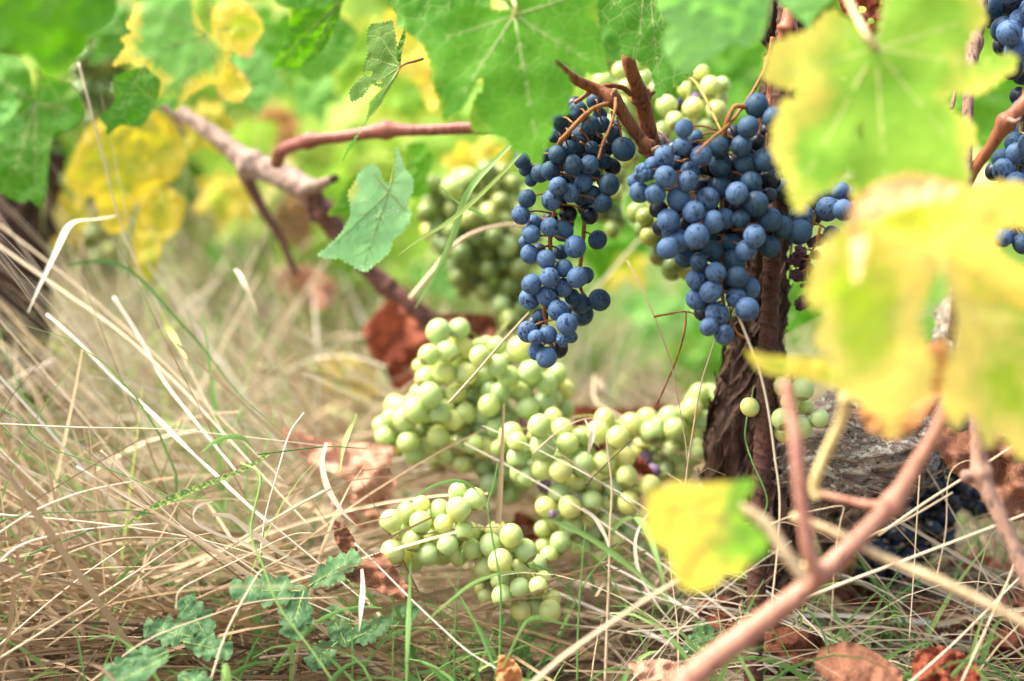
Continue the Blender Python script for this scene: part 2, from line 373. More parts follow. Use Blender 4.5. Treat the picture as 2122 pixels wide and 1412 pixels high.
xs = sorted(set([round(x, 3) for x in np.linspace(-1.6, 1.6, 65)] + [-120, -60, -25, -12, -6, -3.5, -2.3, 2.3, 3.5, 6, 12, 25, 60, 120]))
ys = sorted(set([round(x, 3) for x in np.linspace(0, 3.2, 65)] + [-20, -8, -3, -1, 4, 5.5, 8, 12, 20, 40, 80, 160, 260]))
def gz(x, y):
    f = max(0, 1 - max(0, (abs(y - 1.4) - 2) / 2)) * max(0, 1 - max(0, (abs(x) - 1.2) / 1))
    z = .012 * noise.noise(Vector((x * 4, y * 4, 0))) + .006 * noise.noise(Vector((x * 14, y * 14, 3)))
    # low bank of soil under the vine row, on the left
    return z * f
for y in ys:
    for x in xs: gv.append((x, y, gz(x, y)))
nx = len(xs)
for j in range(len(ys) - 1):
    for i in range(nx - 1):
        a = j * nx + i; gf.append((a, a + 1, a + nx + 1, a + nx))
tag(mesh('ground', gv, gf, ground_mat()), kind='structure')

# ------------------------------------------------------------------ leaves
def in_poly(x, y, poly):
    c = False; j = len(poly) - 1
    for i in range(len(poly)):
        xi, yi = poly[i]; xj, yj = poly[j]
        if (yi > y) != (yj > y) and x < (xj - xi) * (y - yi) / (yj - yi + 1e-12) + xi: c = not c
        j = i
    return c
def segdist(X, Y, a, b):
    dx, dy = b[0] - a[0], b[1] - a[1]; L = dx * dx + dy * dy + 1e-12
    t = np.clip(((X - a[0]) * dx + (Y - a[1]) * dy) / L, 0, 1)
    return np.hypot(X - a[0] - t * dx, Y - a[1] - t * dy)
def serrate(poly, step, amp, rng):
    """turn a coarse outline (px) into a finely toothed one"""
    n = len(poly); area = sum(poly[i][0] * poly[(i + 1) % n][1] - poly[(i + 1) % n][0] * poly[i][1] for i in range(n))
    sgn = 1 if area > 0 else -1
    # round the coarse polygon a little
    Q = []
    for i in range(n):
        p0, p1, p2, p3 = [np.array(poly[(i + k) % n], float) for k in (-1, 0, 1, 2)]
        L = np.hypot(*(p2 - p1)); m = max(1, int(round(L / step)))
        for j in range(m):
            t = j / m
            lin = p1 + (p2 - p1) * t
            cr = 0.5 * (2 * p1 + (p2 - p0) * t + (2 * p0 - 5 * p1 + 4 * p2 - p3) * t * t + (3 * p1 - p0 - 3 * p2 + p3) * t ** 3)
            Q.append(lin * .55 + cr * .45)
    out = []; N = len(Q)
    for i in range(N):
        a, b = Q[i], Q[(i + 1) % N]; d = b - a; L = np.hypot(*d) + 1e-9
        nr = np.array([d[1], -d[0]]) / L * sgn
        out.append(tuple(a)); k = amp * rng.uniform(.45, 1.25)
        out.append(tuple(a + d * rng.uniform(.5, .72) + nr * k))
    return out

def leaf(label, outline, junction, tips, d, mat, slope=(0, 0), cup=.0, crumple=.004, tooth=None, step=None, group=None, name='vine_leaf', cat='vine leaf',
         petiole=None, pmat='redpetiole', holes=(), res=None, veins=True, vw=None, seed=None, fold=None, veinmat=None, toothed=True, host=None):
    """outline/junction/tips in photo pixels at depth d; slope: extra depth (m) per metre across / down; curvature real"""
    rng = random.Random(seed if seed is not None else hash(label) % 10007 + 13)
    rng = random.Random(sum(ord(c) * (i + 1) for i, c in enumerate(label)) if seed is None else seed)
    x0 = min(p[0] for p in outline); x1 = max(p[0] for p in outline); y0 = min(p[1] for p in outline); y1 = max(p[1] for p in outline)
    size = max(x1 - x0, y1 - y0)
    step = step or max(7, size / 26); tooth = tooth if tooth is not None else size * .026
    poly = serrate(outline, step, tooth, rng) if toothed else [tuple(map(float, p)) for p in outline]
    res = res or max(4.5, size / 34)
    pts = list(poly); edges = [(i, (i + 1) % len(poly)) for i in range(len(poly))]
    hole_polys = []
    for h in holes:
        b = len(pts); hp = [(h[0] + h[2] * math.cos(t) * (1 + .25 * math.sin(3 * t + h[0])), h[1] + h[3] * math.sin(t) * (1 + .2 * math.cos(2 * t))) for t in np.linspace(0, 2 * math.pi, 15)[:-1]]
        hole_polys.append(hp); pts += hp; edges += [(b + i, b + (i + 1) % len(hp)) for i in range(len(hp))]
    y = y0; row = 0
    while y < y1:
        x = x0 + (res / 2 if row % 2 else 0)
        while x < x1:
            if in_poly(x, y, poly) and not any(in_poly(x, y, hp) for hp in hole_polys): pts.append((x + rng.uniform(-.2, .2) * res, y + rng.uniform(-.2, .2) * res))
            x += res
        y += res * .87; row += 1
    vs, es, fs, *_ = delaunay_2d_cdt([Vector(p) for p in pts], edges, [], 0, 1e-4)
    faces = []
    for f in fs:
        cx = sum(vs[i].x for i in f) / len(f); cy = sum(vs[i].y for i in f) / len(f)
        if in_poly(cx, cy, poly) and not any(in_poly(cx, cy, hp) for hp in hole_polys): faces.append(tuple(f))
    A = np.array([tuple(v) for v in vs]); X, Y = A[:, 0], A[:, 1]
    s = K * d
    jx, jy = junction
    vd = np.full(len(X), 1e9); sub = []
    for t in tips:
        vd = np.minimum(vd, segdist(X, Y, junction, t))
        # side veins
        L = math.hypot(t[0] - jx, t[1] - jy); ang = math.atan2(t[1] - jy, t[0] - jx)
        if L < size * .2: continue
        nside = 5
        for k in range(nside):
            f = .2 + .68 * k / nside
            for sg in (-1, 1):
                if k == 0 and sg == 1 and rng.random() < .5: continue
                bx, by = jx + (t[0] - jx) * f, jy + (t[1] - jy) * f
                ll = L * (.46 - .34 * f) * rng.uniform(.8, 1.15); a = ang + sg * R(rng.uniform(36, 50))
                ex, ey = bx + ll * math.cos(a), by + ll * math.sin(a)
                while ll > 5 and not in_poly(ex, ey, poly):
                    ll *= .8; ex, ey = bx + ll * math.cos(a), by + ll * math.sin(a)
                sub.append(((bx, by), (ex, ey)))
    sd_ = np.full(len(X), 1e9)
    for a, b in sub: sd_ = np.minimum(sd_, segdist(X, Y, a, b))
    ed = np.full(len(X), 1e9); PA = np.array(poly)
    for i in range(0, len(PA)):
        ed = np.minimum(ed, np.hypot(X - PA[i, 0], Y - PA[i, 1]))
    so = rng.uniform(0, 100)
    def depth(x, y, vdist=None, sdist=None):
        u, w = (x - jx) * s, (y - jy) * s
        r2 = (u * u + w * w) / (size * s) ** 2
        z = slope[0] * u + slope[1] * w + cup * r2 * size * s
        z += .55 * crumple * noise.noise(Vector((x / size * 3.2 + so, y / size * 3.2, 0))) + crumple * .3 * noise.noise(Vector((x / size * 8 + so, y / size * 8, 4)))
        if vdist is not None: z -= .06 * min(vdist, size * .08) * s + .05 * min(sdist, size * .03) * s
        if fold:
            fx, fy, fa, fk = fold; q = (x - fx) * math.sin(R(fa)) - (y - fy) * math.cos(R(fa))
            z += fk * abs(q) * s
        return z
    root = host or thing(name, P(jx, jy, d), label, cat, group)
    V = [P(x, y, d + depth(x, y, a, b)) for x, y, a, b in zip(X, Y, vd, sd_)]
    bl_ = mesh('leaf' if host else 'blade', V, faces, M[mat] if isinstance(mat, str) else mat, root, attrs={'ed': np.clip(ed / size * 2.2, 0, 1), 'vd': np.clip(np.minimum(vd, sd_ * 2.5) / size * 6, 0, 1)})
    if veins:
        VV, FF = [], []
        w = vw or size * .0085
        def vrad(a, b, r0, r1):
            q = []
            for k in range(9):
                f = k / 8; x = a[0] + (b[0] - a[0]) * f; y = a[1] + (b[1] - a[1]) * f + math.sin(f * 3.14) * size * .006
                p = P(x, y, d + depth(x, y, 0, 0) + .0000); q.append((p.x, p.y, p.z, (r0 + (r1 - r0) * f) * s))
            tube_geo(q, n=1, sides=5, V=VV, F=FF)
        for t in tips: vrad(junction, t, w * .62, w * .12)
        for a, b in sub: vrad(a, b, w * .26, w * .08)
        vo_ = mesh('veins', VV, FF, M.get(veinmat) if veinmat else M['leafvein'], root)
        if host: vo_.parent = bl_
    if petiole:
        q = [(jx, jy, d + depth(jx, jy, 0, 0) + .0, petiole[0][3] if len(petiole[0]) > 3 else 3)] + [(p[0], p[1], p[2], p[3]) for p in petiole]
        V2, F2 = tube_geo(tp(q), n=6, sides=8); mesh('leaf_stalk', V2, F2, M[pmat], root)
    return root
def veinm(name, col):
    m, nt, out = newmat(name); pbsdf(nt, out, col, .5, .3, translucent=.2); return m
M['leafvein'] = veinm('leaf vein', (.4, .52, .17)); M['yvein'] = veinm('yellow leaf vein', (.7, .66, .25)); M['brownvein'] = veinm('brown leaf vein', (.34, .16, .08))
# standard vine leaf outline, junction at origin, tip to +y
def std_outline(rng, lobed=1.0):
    keys = [(-180, .10), (-168, .42), (-150, .56), (-128, .5), (-106, .74), (-82, .64 - .1 * lobed), (-52, .92), (-27, .72 - .12 * lobed), (0, 1.0),
            (27, .72 - .12 * lobed), (52, .92), (82, .64 - .1 * lobed), (106, .74), (128, .5), (150, .56), (168, .42)]
    o = []
    for a, r in keys:
        r *= rng.uniform(.93, 1.07); a = R(a + rng.uniform(-3, 3)); o.append((r * math.sin(a), r * math.cos(a)))
    return o, [(0, .95), (.72 * math.cos(R(30)) * 1.05, .52), (-.72 * math.cos(R(30)) * 1.05, .52), (.68, -.2), (-.68, -.2)]
def gleaf(label, px, py, size, ang, d, mat, squash=1.0, sq_ang=0, lobed=1.0, **kw):
    """generic vine leaf: junction px,py; size = tip length in px; ang = image direction of the tip (0 = down, 90 = right)"""
    rng = random.Random(sum(ord(c) * (i + 3) for i, c in enumerate(label)) + int(px))
    o, t = std_outline(rng, lobed)
    ca, sa = math.cos(R(ang)), math.sin(R(ang))
    def tr(p):
        x, y = p[0] * squash, p[1]
        return (px + size * (x * ca + y * sa), py + size * (-x * sa + y * ca))
    return leaf(label, [tr(p) for p in o], (px, py), [tr((a * .93, b * .93)) for a, b in t], d, mat, **kw)

exec_leaves = []
def extra_leaves():
    E = [('pale yellow green leaf with drooping tip left of the purplish cane', 520, 150, 95, 10, 1.45, 'pale'), ('lime leaf tucked behind the yellow leaf with pink rim', 560, 70, 110, -20, 1.5, 'bright'),
         ('small lime leaf above the bend of the purplish cane', 650, 190, 70, 20, 1.55, 'pale'), ('yellow green leaf behind the insect-eaten leaf', 730, 90, 120, -10, 1.5, 'turning'),
         ('olive leaf in shadow right of the broad dull yellow leaf', 420, 250, 80, 30, 1.45, 'oldyellow'), ('green leaf peeping out behind the very large corner leaf', 250, 60, 90, -40, 1.4, 'green'),
         ('pale leaf at the left edge over the soft green leaf', -10, 250, 70, 80, .86, 'pale'), ('mottled lime leaf behind the leaf with yellow tips', 350, 120, 130, 15, 1.45, 'turning'),
         ('yellow leaf hanging behind the grey branch end', 470, 400, 85, -10, 1.6, 'gold'), ('pale leaf glowing between the purplish cane and the big bright leaf', 850, 180, 110, 0, 1.6, 'turning'),
         ('little green leaf low behind the side shoot of the grey branch', 470, 520, 70, 20, 1.7, 'pale'), ('olive yellow leaf at left between the dull yellow leaf and the dark trunk', 130, 440, 90, -25, 1.5, 'oldyellow')]
    for l, x, y, sz, an, d, m in E: gleaf(l, x, y, sz, an, d, m, crumple=.012, cup=.2)
extra_leaves()
# hero leaves -------------------------------------------------------
leaf('big bright green leaf hanging over the top of the slender blue bunch',
     [(1062, 18), (1030, -10), (985, -60), (1080, -110), (1180, -90), (1238, -40), (1236, 30), (1246, 80), (1257, 150), (1215, 148), (1178, 128), (1140, 122), (1168, 150), (1188, 182), (1176, 210), (1180, 236), (1142, 240), (1146, 272), (1128, 300), (1121, 342),
      (1092, 318), (1070, 312), (1046, 286), (1010, 276), (980, 272), (974, 240), (984, 206), (1002, 176), (990, 166), (962, 218), (921, 252), (914, 210), (896, 168), (893, 125), (874, 82), (900, 50), (935, 22), (985, 12), (1035, 26)],
     (1066, 32), [(1118, 325), (930, 235), (885, 88), (1245, 140), (1215, -20), (1010, -60)], .935, 'bright', slope=(.15, -.25), cup=.12, crumple=.008, tooth=5,
     petiole=[(1068, 12, .93, 4), (1050, -20, .94, 4), (1000, -70, .95, 4)], pmat='yellowpetiole', vw=4.2, holes=[(996, 178, 6, 17)])
leaf('dark green leaf at the top edge behind the left of the big bright leaf',
     [(790, -70), (806, 0), (822, 30), (826, 55), (842, 62), (868, 84), (900, 100), (940, 90), (985, 60), (1010, 20), (1000, -80), (900, -110)], (930, -60),
     [(850, 60), (930, 80), (810, -20)], .97, 'green', slope=(.1, -.2), crumple=.006, tooth=5)
leaf('small insect-eaten dull green leaf with holes left of the big bright green leaf',
     [(764, 62), (772, 50), (790, 50), (812, 44), (818, 70), (822, 100), (830, 138), (812, 166), (800, 182), (782, 178), (770, 172), (752, 198), (728, 210), (726, 190), (738, 172), (758, 156), (752, 148), (764, 112), (760, 88)],
     (829, 139), [(778, 60), (814, 60), (735, 198), (768, 120)], 1.02, leaf_mat('dull olive leaf', (.09, .2, .035), (.15, .28, .06), ybias=-1.1, bbias=-1.2, vein=(.3, .42, .14)), slope=(-.5, .1), crumple=.004, tooth=3.5, vw=2.2,
     petiole=[(842, 132, 1.02, 2.2), (858, 128, 1.03, 2.6), (876, 122, 1.04, 3)], pmat='redstalk', holes=[(764, 153, 8, 7), (786, 170, 6, 5)])
leaf('narrow twisted yellowing leaf lobe dangling down to a thin dry tip',
     [(829, 139), (818, 158), (806, 178), (796, 182), (778, 200), (766, 212), (764, 230), (758, 252), (742, 278), (738, 298), (722, 316), (712, 336), (699, 360), (703, 346), (712, 322), (724, 300), (733, 285), (748, 266), (768, 240), (790, 214), (806, 186), (820, 165)],
     (827, 143), [(765, 235), (712, 330)], 1.015, 'mixed', slope=(.2, .1), crumple=.004, tooth=2.4, step=7, vw=2, res=3.5)
leaf('dark folded edge of leaf standing up beside the insect-eaten leaf', [(840, 58), (839, 80), (833, 105), (829, 135), (822, 112), (828, 86)], (829, 134), [(837, 70)], 1.02, 'green', tooth=1.5, step=8, res=3, vw=1.4)
leaf('bluish green half leaf with white flecks above the dry grass, deep notch at its top',
     [(822, 304), (832, 335), (840, 352), (853, 368), (856, 392), (846, 412), (843, 432), (851, 440), (846, 466), (828, 486), (812, 500), (806, 524), (780, 545), (758, 563), (742, 558), (722, 546), (702, 534), (680, 536), (658, 529), (680, 512), (706, 486), (724, 458),
      (728, 430), (722, 402), (733, 382), (746, 358), (766, 343), (782, 346), (790, 370), (802, 386), (815, 388), (819, 370), (820, 338)],
     (806, 398), [(823, 315), (846, 442), (752, 552), (668, 528), (766, 350)], .985, 'blue', slope=(.3, .1), cup=.1, crumple=.006, tooth=4, vw=3)
leaf('sharp dark green leaf with clear veins hanging in front of the stout brown cane',
     [(1215, -70), (1238, 0), (1242, 25), (1256, 48), (1276, 62), (1291, 86), (1287, 112), (1308, 118), (1330, 128), (1334, 136), (1342, 120), (1352, 152), (1356, 176), (1366, 204), (1380, 184), (1392, 186), (1396, 172), (1410, 178), (1414, 158), (1432, 160), (1445, 120), (1440, 60), (1425, 0), (1410, -80)],
     (1340, -90), [(1368, 190), (1322, 122), (1250, 40), (1405, 165), (1438, 110)], 1.0, 'green', slope=(.2, -.2), crumple=.006, tooth=5, vw=3.2, step=15)
leaf('large soft pale green leaf at the top edge left of the steel stake',
     [(1360, -60), (1366, 20), (1392, 52), (1374, 78), (1380, 118), (1408, 146), (1436, 146), (1480, 112), (1520, 88), (1548, 100), (1576, 80), (1592, 30), (1600, -60), (1480, -110)], (1480, -90),
     [(1420, 135), (1560, 85), (1375, 20)], .84, 'pale', slope=(.2, .2), crumple=.01, tooth=4)
leaf('small soft pale green leaf tip at the top edge right of the steel stake',
     [(1600, -50), (1616, 5), (1642, 28), (1668, 48), (1678, 62), (1684, 36), (1700, 18), (1722, 2), (1740, -50), (1670, -90)], (1670, -70), [(1676, 50)], .86, 'pale', tooth=3)
leaf('large yellow and green leaf covering the right end of the broad blue bunch',
     [(1812, 88), (1768, 52), (1722, 22), (1704, 40), (1686, 58), (1652, 74), (1602, 92), (1592, 128), (1584, 164), (1622, 180), (1672, 186), (1648, 206), (1618, 212), (1616, 238), (1607, 256), (1600, 290), (1604, 322), (1628, 366), (1638, 400), (1653, 442), (1690, 404), (1730, 388), (1757, 345),
      (1780, 352), (1764, 396), (1790, 446), (1850, 456), (1930, 430), (2006, 372), (1996, 332), (2018, 282), (2014, 258), (1962, 224), (1948, 202), (1976, 190), (2032, 193), (2082, 158), (2106, 136), (2098, 112), (2058, 127), (2010, 140), (1994, 112), (2012, 70), (2046, 46), (2030, 10), (2020, -60), (1930, -110), (1836, -60), (1832, 10), (1822, 62)],
     (1815, 100), [(1645, 410), (1600, 160), (1715, 40), (1840, 440), (2000, 330), (2085, 140), (2030, 35), (1850, -40)], .845, 'turning', slope=(.1, -.15), cup=-.1, crumple=.008, tooth=10, step=22, vw=3.4, veinmat='yvein',
     petiole=[(1796, 74, .84, 8), (1772, 30, .85, 8), (1745, -30, .86, 9)], pmat='yellowpetiole', holes=[(1783, 272, 9, 26), (1748, 162, 4, 5)])
leaf('golden yellow leaf with a pinkish fold below the large yellow and green leaf',
     [(1778, 463), (1766, 430), (1800, 396), (1850, 372), (1910, 362), (1960, 384), (2010, 392), (2060, 384), (2110, 380), (2150, 410), (2150, 470), (2085, 462), (2058, 490), (2062, 520), (2095, 548), (2130, 560), (2150, 640), (2080, 620), (2000, 610), (1972, 560), (1942, 540), (1880, 580), (1800, 560), (1740, 520)],
     (1945, 505), [(1800, 410), (1910, 375), (2110, 400), (2110, 580), (1780, 530)], .78, 'gold', slope=(.05, -.35), cup=.1, crumple=.008, tooth=12, step=22, vw=3, veinmat='yvein')
leaf('pale lemon yellow leaf with three pointed lobes hanging left of the bent shoot',
     [(1780, 466), (1724, 488), (1700, 520), (1690, 558), (1676, 600), (1680, 636), (1722, 642), (1700, 680), (1692, 712), (1718, 738), (1736, 750), (1730, 784), (1740, 810), (1774, 818), (1802, 846), (1828, 866), (1846, 906), (1866, 870), (1890, 838), (1918, 826), (1924, 794), (1934, 760), (1916, 722), (1902, 682), (1906, 640), (1926, 590), (1940, 545), (1920, 510), (1860, 480)],
     (1938, 530), [(1846, 880), (1735, 800), (1690, 625), (1750, 490)], .755, 'lemon', slope=(.1, .15), cup=.1, crumple=.008, tooth=12, step=22, vw=3, veinmat='yvein')
leaf('pale lemon yellow leaf with green streaks hanging at the right edge',
     [(1948, 540), (1972, 600), (1986, 660), (1988, 700), (1966, 756), (1958, 800), (1956, 834), (1980, 890), (1996, 864), (2014, 850), (2030, 880), (2052, 926), (2064, 890), (2090, 916), (2124, 952), (2170, 940), (2190, 700), (2140, 590), (2060, 540), (1990, 520)],
     (1952, 532), [(2050, 900), (1976, 860), (2150, 900), (2130, 640)], .765, 'lemon', slope=(.1, .1), cup=.1, crumple=.008, tooth=12, step=22, vw=3, veinmat='yvein')
leaf('narrow green and yellow leaf seen edge-on pointing left at the trunk',
     [(1546, 728), (1590, 738), (1650, 742), (1710, 745), (1745, 775), (1748, 806), (1712, 796), (1660, 782), (1610, 778), (1572, 766)], (1745, 790), [(1560, 740)], .79, 'turning', slope=(-.4, .5), crumple=.008, tooth=3)
leaf('small yellow leaf with green patches low down in front of the trunk base',
     [(1343, 1024), (1372, 1010), (1400, 1000), (1440, 1006), (1480, 1002), (1520, 1000), (1562, 994), (1548, 1030), (1530, 1048), (1540, 1075), (1566, 1092), (1590, 1118), (1586, 1146), (1548, 1172), (1534, 1196), (1504, 1186), (1484, 1210), (1446, 1226), (1412, 1216), (1396, 1190), (1390, 1158), (1384, 1140), (1352, 1122), (1336, 1086)],
     (1500, 1075), [(1350, 1040), (1400, 1205), (1560, 1140), (1540, 1005), (1500, 1190)], .785, leaf_mat('yellow leaf with green patches', (.16, .42, .05), (.28, .55, .08), yel=(.92, .82, .15), ybias=-.1, gx=38.0, edge_w=.4, bbias=-1.3, web=.1, trans=.5), slope=(.3, .2), cup=.1, crumple=.004, tooth=4, veinmat='yvein')
leaf('orange brown withered leaf behind the pale lemon yellow leaf with three lobes',
     [(1776, 850), (1800, 890), (1850, 912), (1896, 890), (1930, 840), (1968, 770), (1960, 700), (1920, 720), (1880, 800), (1820, 820)], (1950, 740), [(1800, 870), (1880, 890)], .81, 'deadorange', crumple=.012, tooth=3, name='withered_leaf', cat='leaf', veinmat='brownvein')
leaf('pinkish orange curled leaf margin between the two large yellow leaves at right', [(1762, 500), (1764, 440), (1784, 404), (1820, 380), (1870, 364), (1930, 368), (1990, 386), (1960, 412), (1890, 424), (1830, 446), (1800, 480), (1790, 540), (1772, 590)], (1880, 392), [(1775, 560), (1980, 390)], .765, 'rosy', crumple=.01, tooth=4, veins=False, slope=(.1, -.6))
# left side
leaf('very large soft green leaf filling the top left corner',
     [(-80, -60), (60, -110), (240, -80), (244, -10), (238, 40), (212, 66), (186, 74), (176, 112), (146, 128), (128, 152), (98, 158), (72, 128), (54, 112), (10, 104), (-80, 110)], (90, -70), [(110, 140), (225, 20), (-60, 60)], .8, 'bright', slope=(.1, .2), crumple=.012, tooth=4)
leaf('soft green leaf hanging at the left edge under the very large corner leaf',
     [(72, 206), (60, 150), (30, 118), (-70, 110), (-90, 260), (-60, 400), (0, 398), (24, 412), (46, 420), (60, 408), (80, 428), (94, 404), (98, 352), (104, 296), (118, 276), (150, 266), (174, 236), (162, 196), (146, 178), (110, 168), (86, 160)], (74, 214), [(75, 410), (160, 230), (-50, 330), (-40, 140), (20, 390)], .9, 'green', slope=(.1, -.1), cup=.15, crumple=.01, tooth=4, vw=4)
leaf('green leaf with yellow tips high on the left above the yellow leaf',
     [(420, 60), (400, 10), (440, -40), (360, -50), (290, -20), (276, 30), (262, 52), (276, 68), (250, 80), (262, 96), (234, 136), (268, 128), (296, 142), (300, 164), (328, 170), (324, 222), (346, 212), (362, 232), (388, 200), (412, 186), (430, 174), (462, 172), (468, 120), (452, 88)], (428, 72), [(240, 130), (355, 222), (455, 165), (290, 0)], 1.19, 'mixed', slope=(.2, 0), cup=.1, crumple=.01, tooth=4)
leaf('yellow leaf with pink rim between the two green leaves high on the left', [(440, 20), (500, 0), (540, 40), (544, 66), (524, 96), (522, 118), (500, 116), (478, 104), (476, 130), (500, 150), (520, 184), (496, 212), (466, 206), (452, 190), (446, 120)], (450, 60), [(535, 60), (505, 195)], 1.21, 'gold', crumple=.008, tooth=4)
leaf('plain green leaf hanging straight down under the leaf with yellow tips', [(262, 150), (236, 160), (240, 210), (208, 246), (222, 262), (222, 280), (250, 258), (292, 262), (320, 220), (332, 170), (300, 140)], (300, 130), [(225, 265), (300, 250)], 1.17, 'green', tooth=4, slope=(.1, .1))
leaf('broad dull yellow leaf on the left above the dry grass',
     [(190, 256), (240, 236), (300, 226), (350, 244), (376, 290), (384, 330), (360, 372), (310, 392), (276, 430), (258, 476), (222, 482), (204, 440), (194, 400), (168, 412), (136, 376), (150, 330), (166, 290)], (300, 240), [(240, 470), (150, 370), (370, 330)], 1.32, 'oldyellow', cup=.1, slope=(.2, .1), crumple=.012, tooth=4)
leaf('narrow yellow and green leaf drooping below the broad dull yellow leaf', [(300, 400), (350, 390), (384, 420), (372, 470), (340, 500), (322, 560), (296, 592), (276, 540), (280, 470)], (340, 400), [(300, 570)], 1.34, 'oldyellow', crumple=.01, tooth=4)
leaf('yellow leaf tip low behind the grass left of the red brown leaf', [(660, 740), (700, 730), (760, 760), (800, 800), (770, 830), (700, 830), (670, 800)], (780, 760), [(670, 780)], 1.55, 'gold', crumple=.01)
leaf('green leaf with pale stalks at the top edge left of the insect-eaten leaf', [(600, -40), (720, -40), (706, 20), (690, 66), (664, 108), (636, 132), (612, 142), (586, 134), (564, 142), (574, 110), (592, 80), (602, 30)], (706, 0), [(580, 130), (640, 120)], .95, 'bright', slope=(.3, .2), crumple=.006, tooth=3.5, vw=4)
leaf('dark green leaf sliver along the top edge above the green leaf with pale stalks', [(560, -60), (720, -60), (712, 0), (660, 16), (600, 16), (572, 4)], (720, -40), [(580, 0)], .92, 'green', tooth=3)
leaf('dark leaf in the shade behind the green leaf with pale stalks', [(620, 20), (700, 30), (740, 70), (710, 130), (660, 170), (620, 150)], (700, 40), [(640, 150)], 1.3, 'green', tooth=3)
leaf('light green leaf behind the left rim of the bluish green leaf', [(760, 356), (728, 366), (704, 410), (680, 446), (720, 440), (760, 424), (790, 400)], (780, 380), [(690, 440)], 1.24, 'bright', tooth=3, slope=(.2, 0))
leaf('light green leaf right of the notch of the bluish green leaf', [(845, 300), (880, 296), (896, 330), (884, 372), (892, 400), (852, 410), (836, 380), (848, 340)], (850, 330), [(880, 390)], 1.26, 'bright', tooth=3)
leaf('pale blue green leaf between the two blue grape bunches', [(1290, 400), (1320, 404), (1344, 430), (1350, 470), (1318, 474), (1292, 450)], (1345, 420), [(1300, 460)], 1.22, 'pale', tooth=3)
gleaf('wide bright green leaf glowing behind the top of the stake', 1500, 90, 190, 20, 1.75, 'bright', crumple=.02)
gleaf('green leaf behind the upper stem of the broad blue bunch', 1560, 150, 130, -30, 1.6, 'bright', crumple=.02)
gleaf('green leaf low behind the shrivelled purple grapes', 1640, 600, 130, -10, 1.7, 'bright', crumple=.02)
gleaf('bright green leaf behind the right-hand grapes beside the upright cane', 2060, 200, 170, 10, 1.5, 'bright', crumple=.02)
gleaf('shaded green leaf low behind the upright cane at right', 2140, 330, 120, -40, 1.5, 'green', crumple=.02)
gleaf('blurred green leaf right of the slender blue bunch tip', 1240, 450, 150, 5, 1.6, 'bright', crumple=.02)
gleaf('blurred yellow leaf behind the gap between the blue bunches', 1290, 520, 90, -20, 1.7, 'gold', crumple=.02)
gleaf('blurred pale green leaf behind the tip of the broad blue bunch', 1400, 640, 160, 15, 1.75, 'pale', crumple=.02)
gleaf('bright green leaf behind the pale grapes left of the trunk', 1450, 740, 120, 40, 1.7, 'bright', crumple=.02)
gleaf('blurred lemon leaf high behind the big bright green leaf', 905, 70, 160, -5, 1.4, 'gold', crumple=.02)
gleaf('blurred yellow leaf above the pale grapes behind the slender bunch', 990, 340, 100, 10, 1.5, 'gold', crumple=.02)
gleaf('green leaf tucked behind the top of the slender blue bunch', 1190, 40, 150, 0, 1.2, 'green', crumple=.01)
gleaf('small mint green leaf behind the junction of the dark branch', 900, 560, 80, 30, 1.6, 'pale', crumple=.02)
gleaf('green leaf at the far left behind the shaded trunk', 20, 330, 130, 40, 1.5, 'green', crumple=.02)
gleaf('dull yellow leaf lying low at the bottom left corner', 110, 1325, 75, -95, 1.15, 'oldyellow', crumple=.01, slope=(.0, -1.2), squash=.6)

def dead(label, outline, junction, tips, d, mat, crumple=.02, **kw):
    return leaf(label, outline, junction, tips, d, mat, crumple=crumple, name='dead_leaf', cat='dead leaf', veinmat='brownvein', tooth=kw.pop('tooth', 2.5), **kw)
dead('rust brown crumpled leaf at the right edge beside the mottled cane', [(1936, 914), (1958, 884), (1990, 898), (2030, 884), (2070, 902), (2130, 920), (2170, 960), (2160, 1060), (2100, 1080), (2064, 1050), (2020, 1010), (1968, 972)], (1990, 900), [(2150, 1000), (2080, 1060), (2100, 920)], 1.03, 'dead', slope=(.2, -.4), crumple=.04)
dead('red brown leaf behind the left end of the pale grape heap', [(752, 684), (776, 652), (812, 616), (850, 640), (900, 652), (924, 690), (886, 742), (862, 800), (820, 812), (800, 768), (766, 730)], (880, 660), [(760, 690), (830, 800)], 1.36, 'deadred', crumple=.04)
dead('dark brown leaf behind the top grapes of the pale heap', [(900, 656), (960, 650), (1024, 656), (1030, 700), (990, 716), (920, 700)], (1020, 670), [(910, 670)], 1.3, 'deaddark', crumple=.04)
dead('pale rosy brown leaf in the grass left of the pale grape heap', [(586, 886), (640, 902), (704, 922), (760, 918), (818, 928), (806, 968), (822, 1004), (800, 1058), (752, 1040), (708, 990), (650, 960), (600, 920)], (812, 940), [(600, 895), (790, 1040), (660, 940)], 1.17, 'deadpink', crumple=.04, slope=(.1, -.3))
dead('rosy brown leaf scrap under the pale rosy leaf', [(690, 1010), (740, 1030), (790, 1070), (770, 1100), (716, 1080), (690, 1050)], (780, 1080), [(700, 1030)], 1.2, 'deadpink')
dead('curled orange brown leaf low in the grass below the pale heap', [(700, 1188), (726, 1164), (760, 1158), (790, 1146), (824, 1186), (858, 1240), (820, 1240), (780, 1222), (736, 1206)], (716, 1180), [(850, 1235), (790, 1160)], 1.03, 'dead', crumple=.02, slope=(.1, -.5))
dead('small orange brown leaf piece above the curled orange leaf', [(694, 1080), (716, 1092), (736, 1122), (742, 1156), (712, 1146), (694, 1120)], (736, 1150), [(700, 1090)], 1.06, 'dead')
dead('crumpled red brown leaf at the top right above the large yellow leaf', [(1738, -20), (1830, -20), (1838, 30), (1822, 66), (1800, 86), (1790, 60), (1762, 40), (1744, 20)], (1820, 0), [(1750, 10), (1800, 70)], 1.02, 'deadred', crumple=.04, holes=[(1786, 20, 8, 9), (1804, 44, 7, 8)])
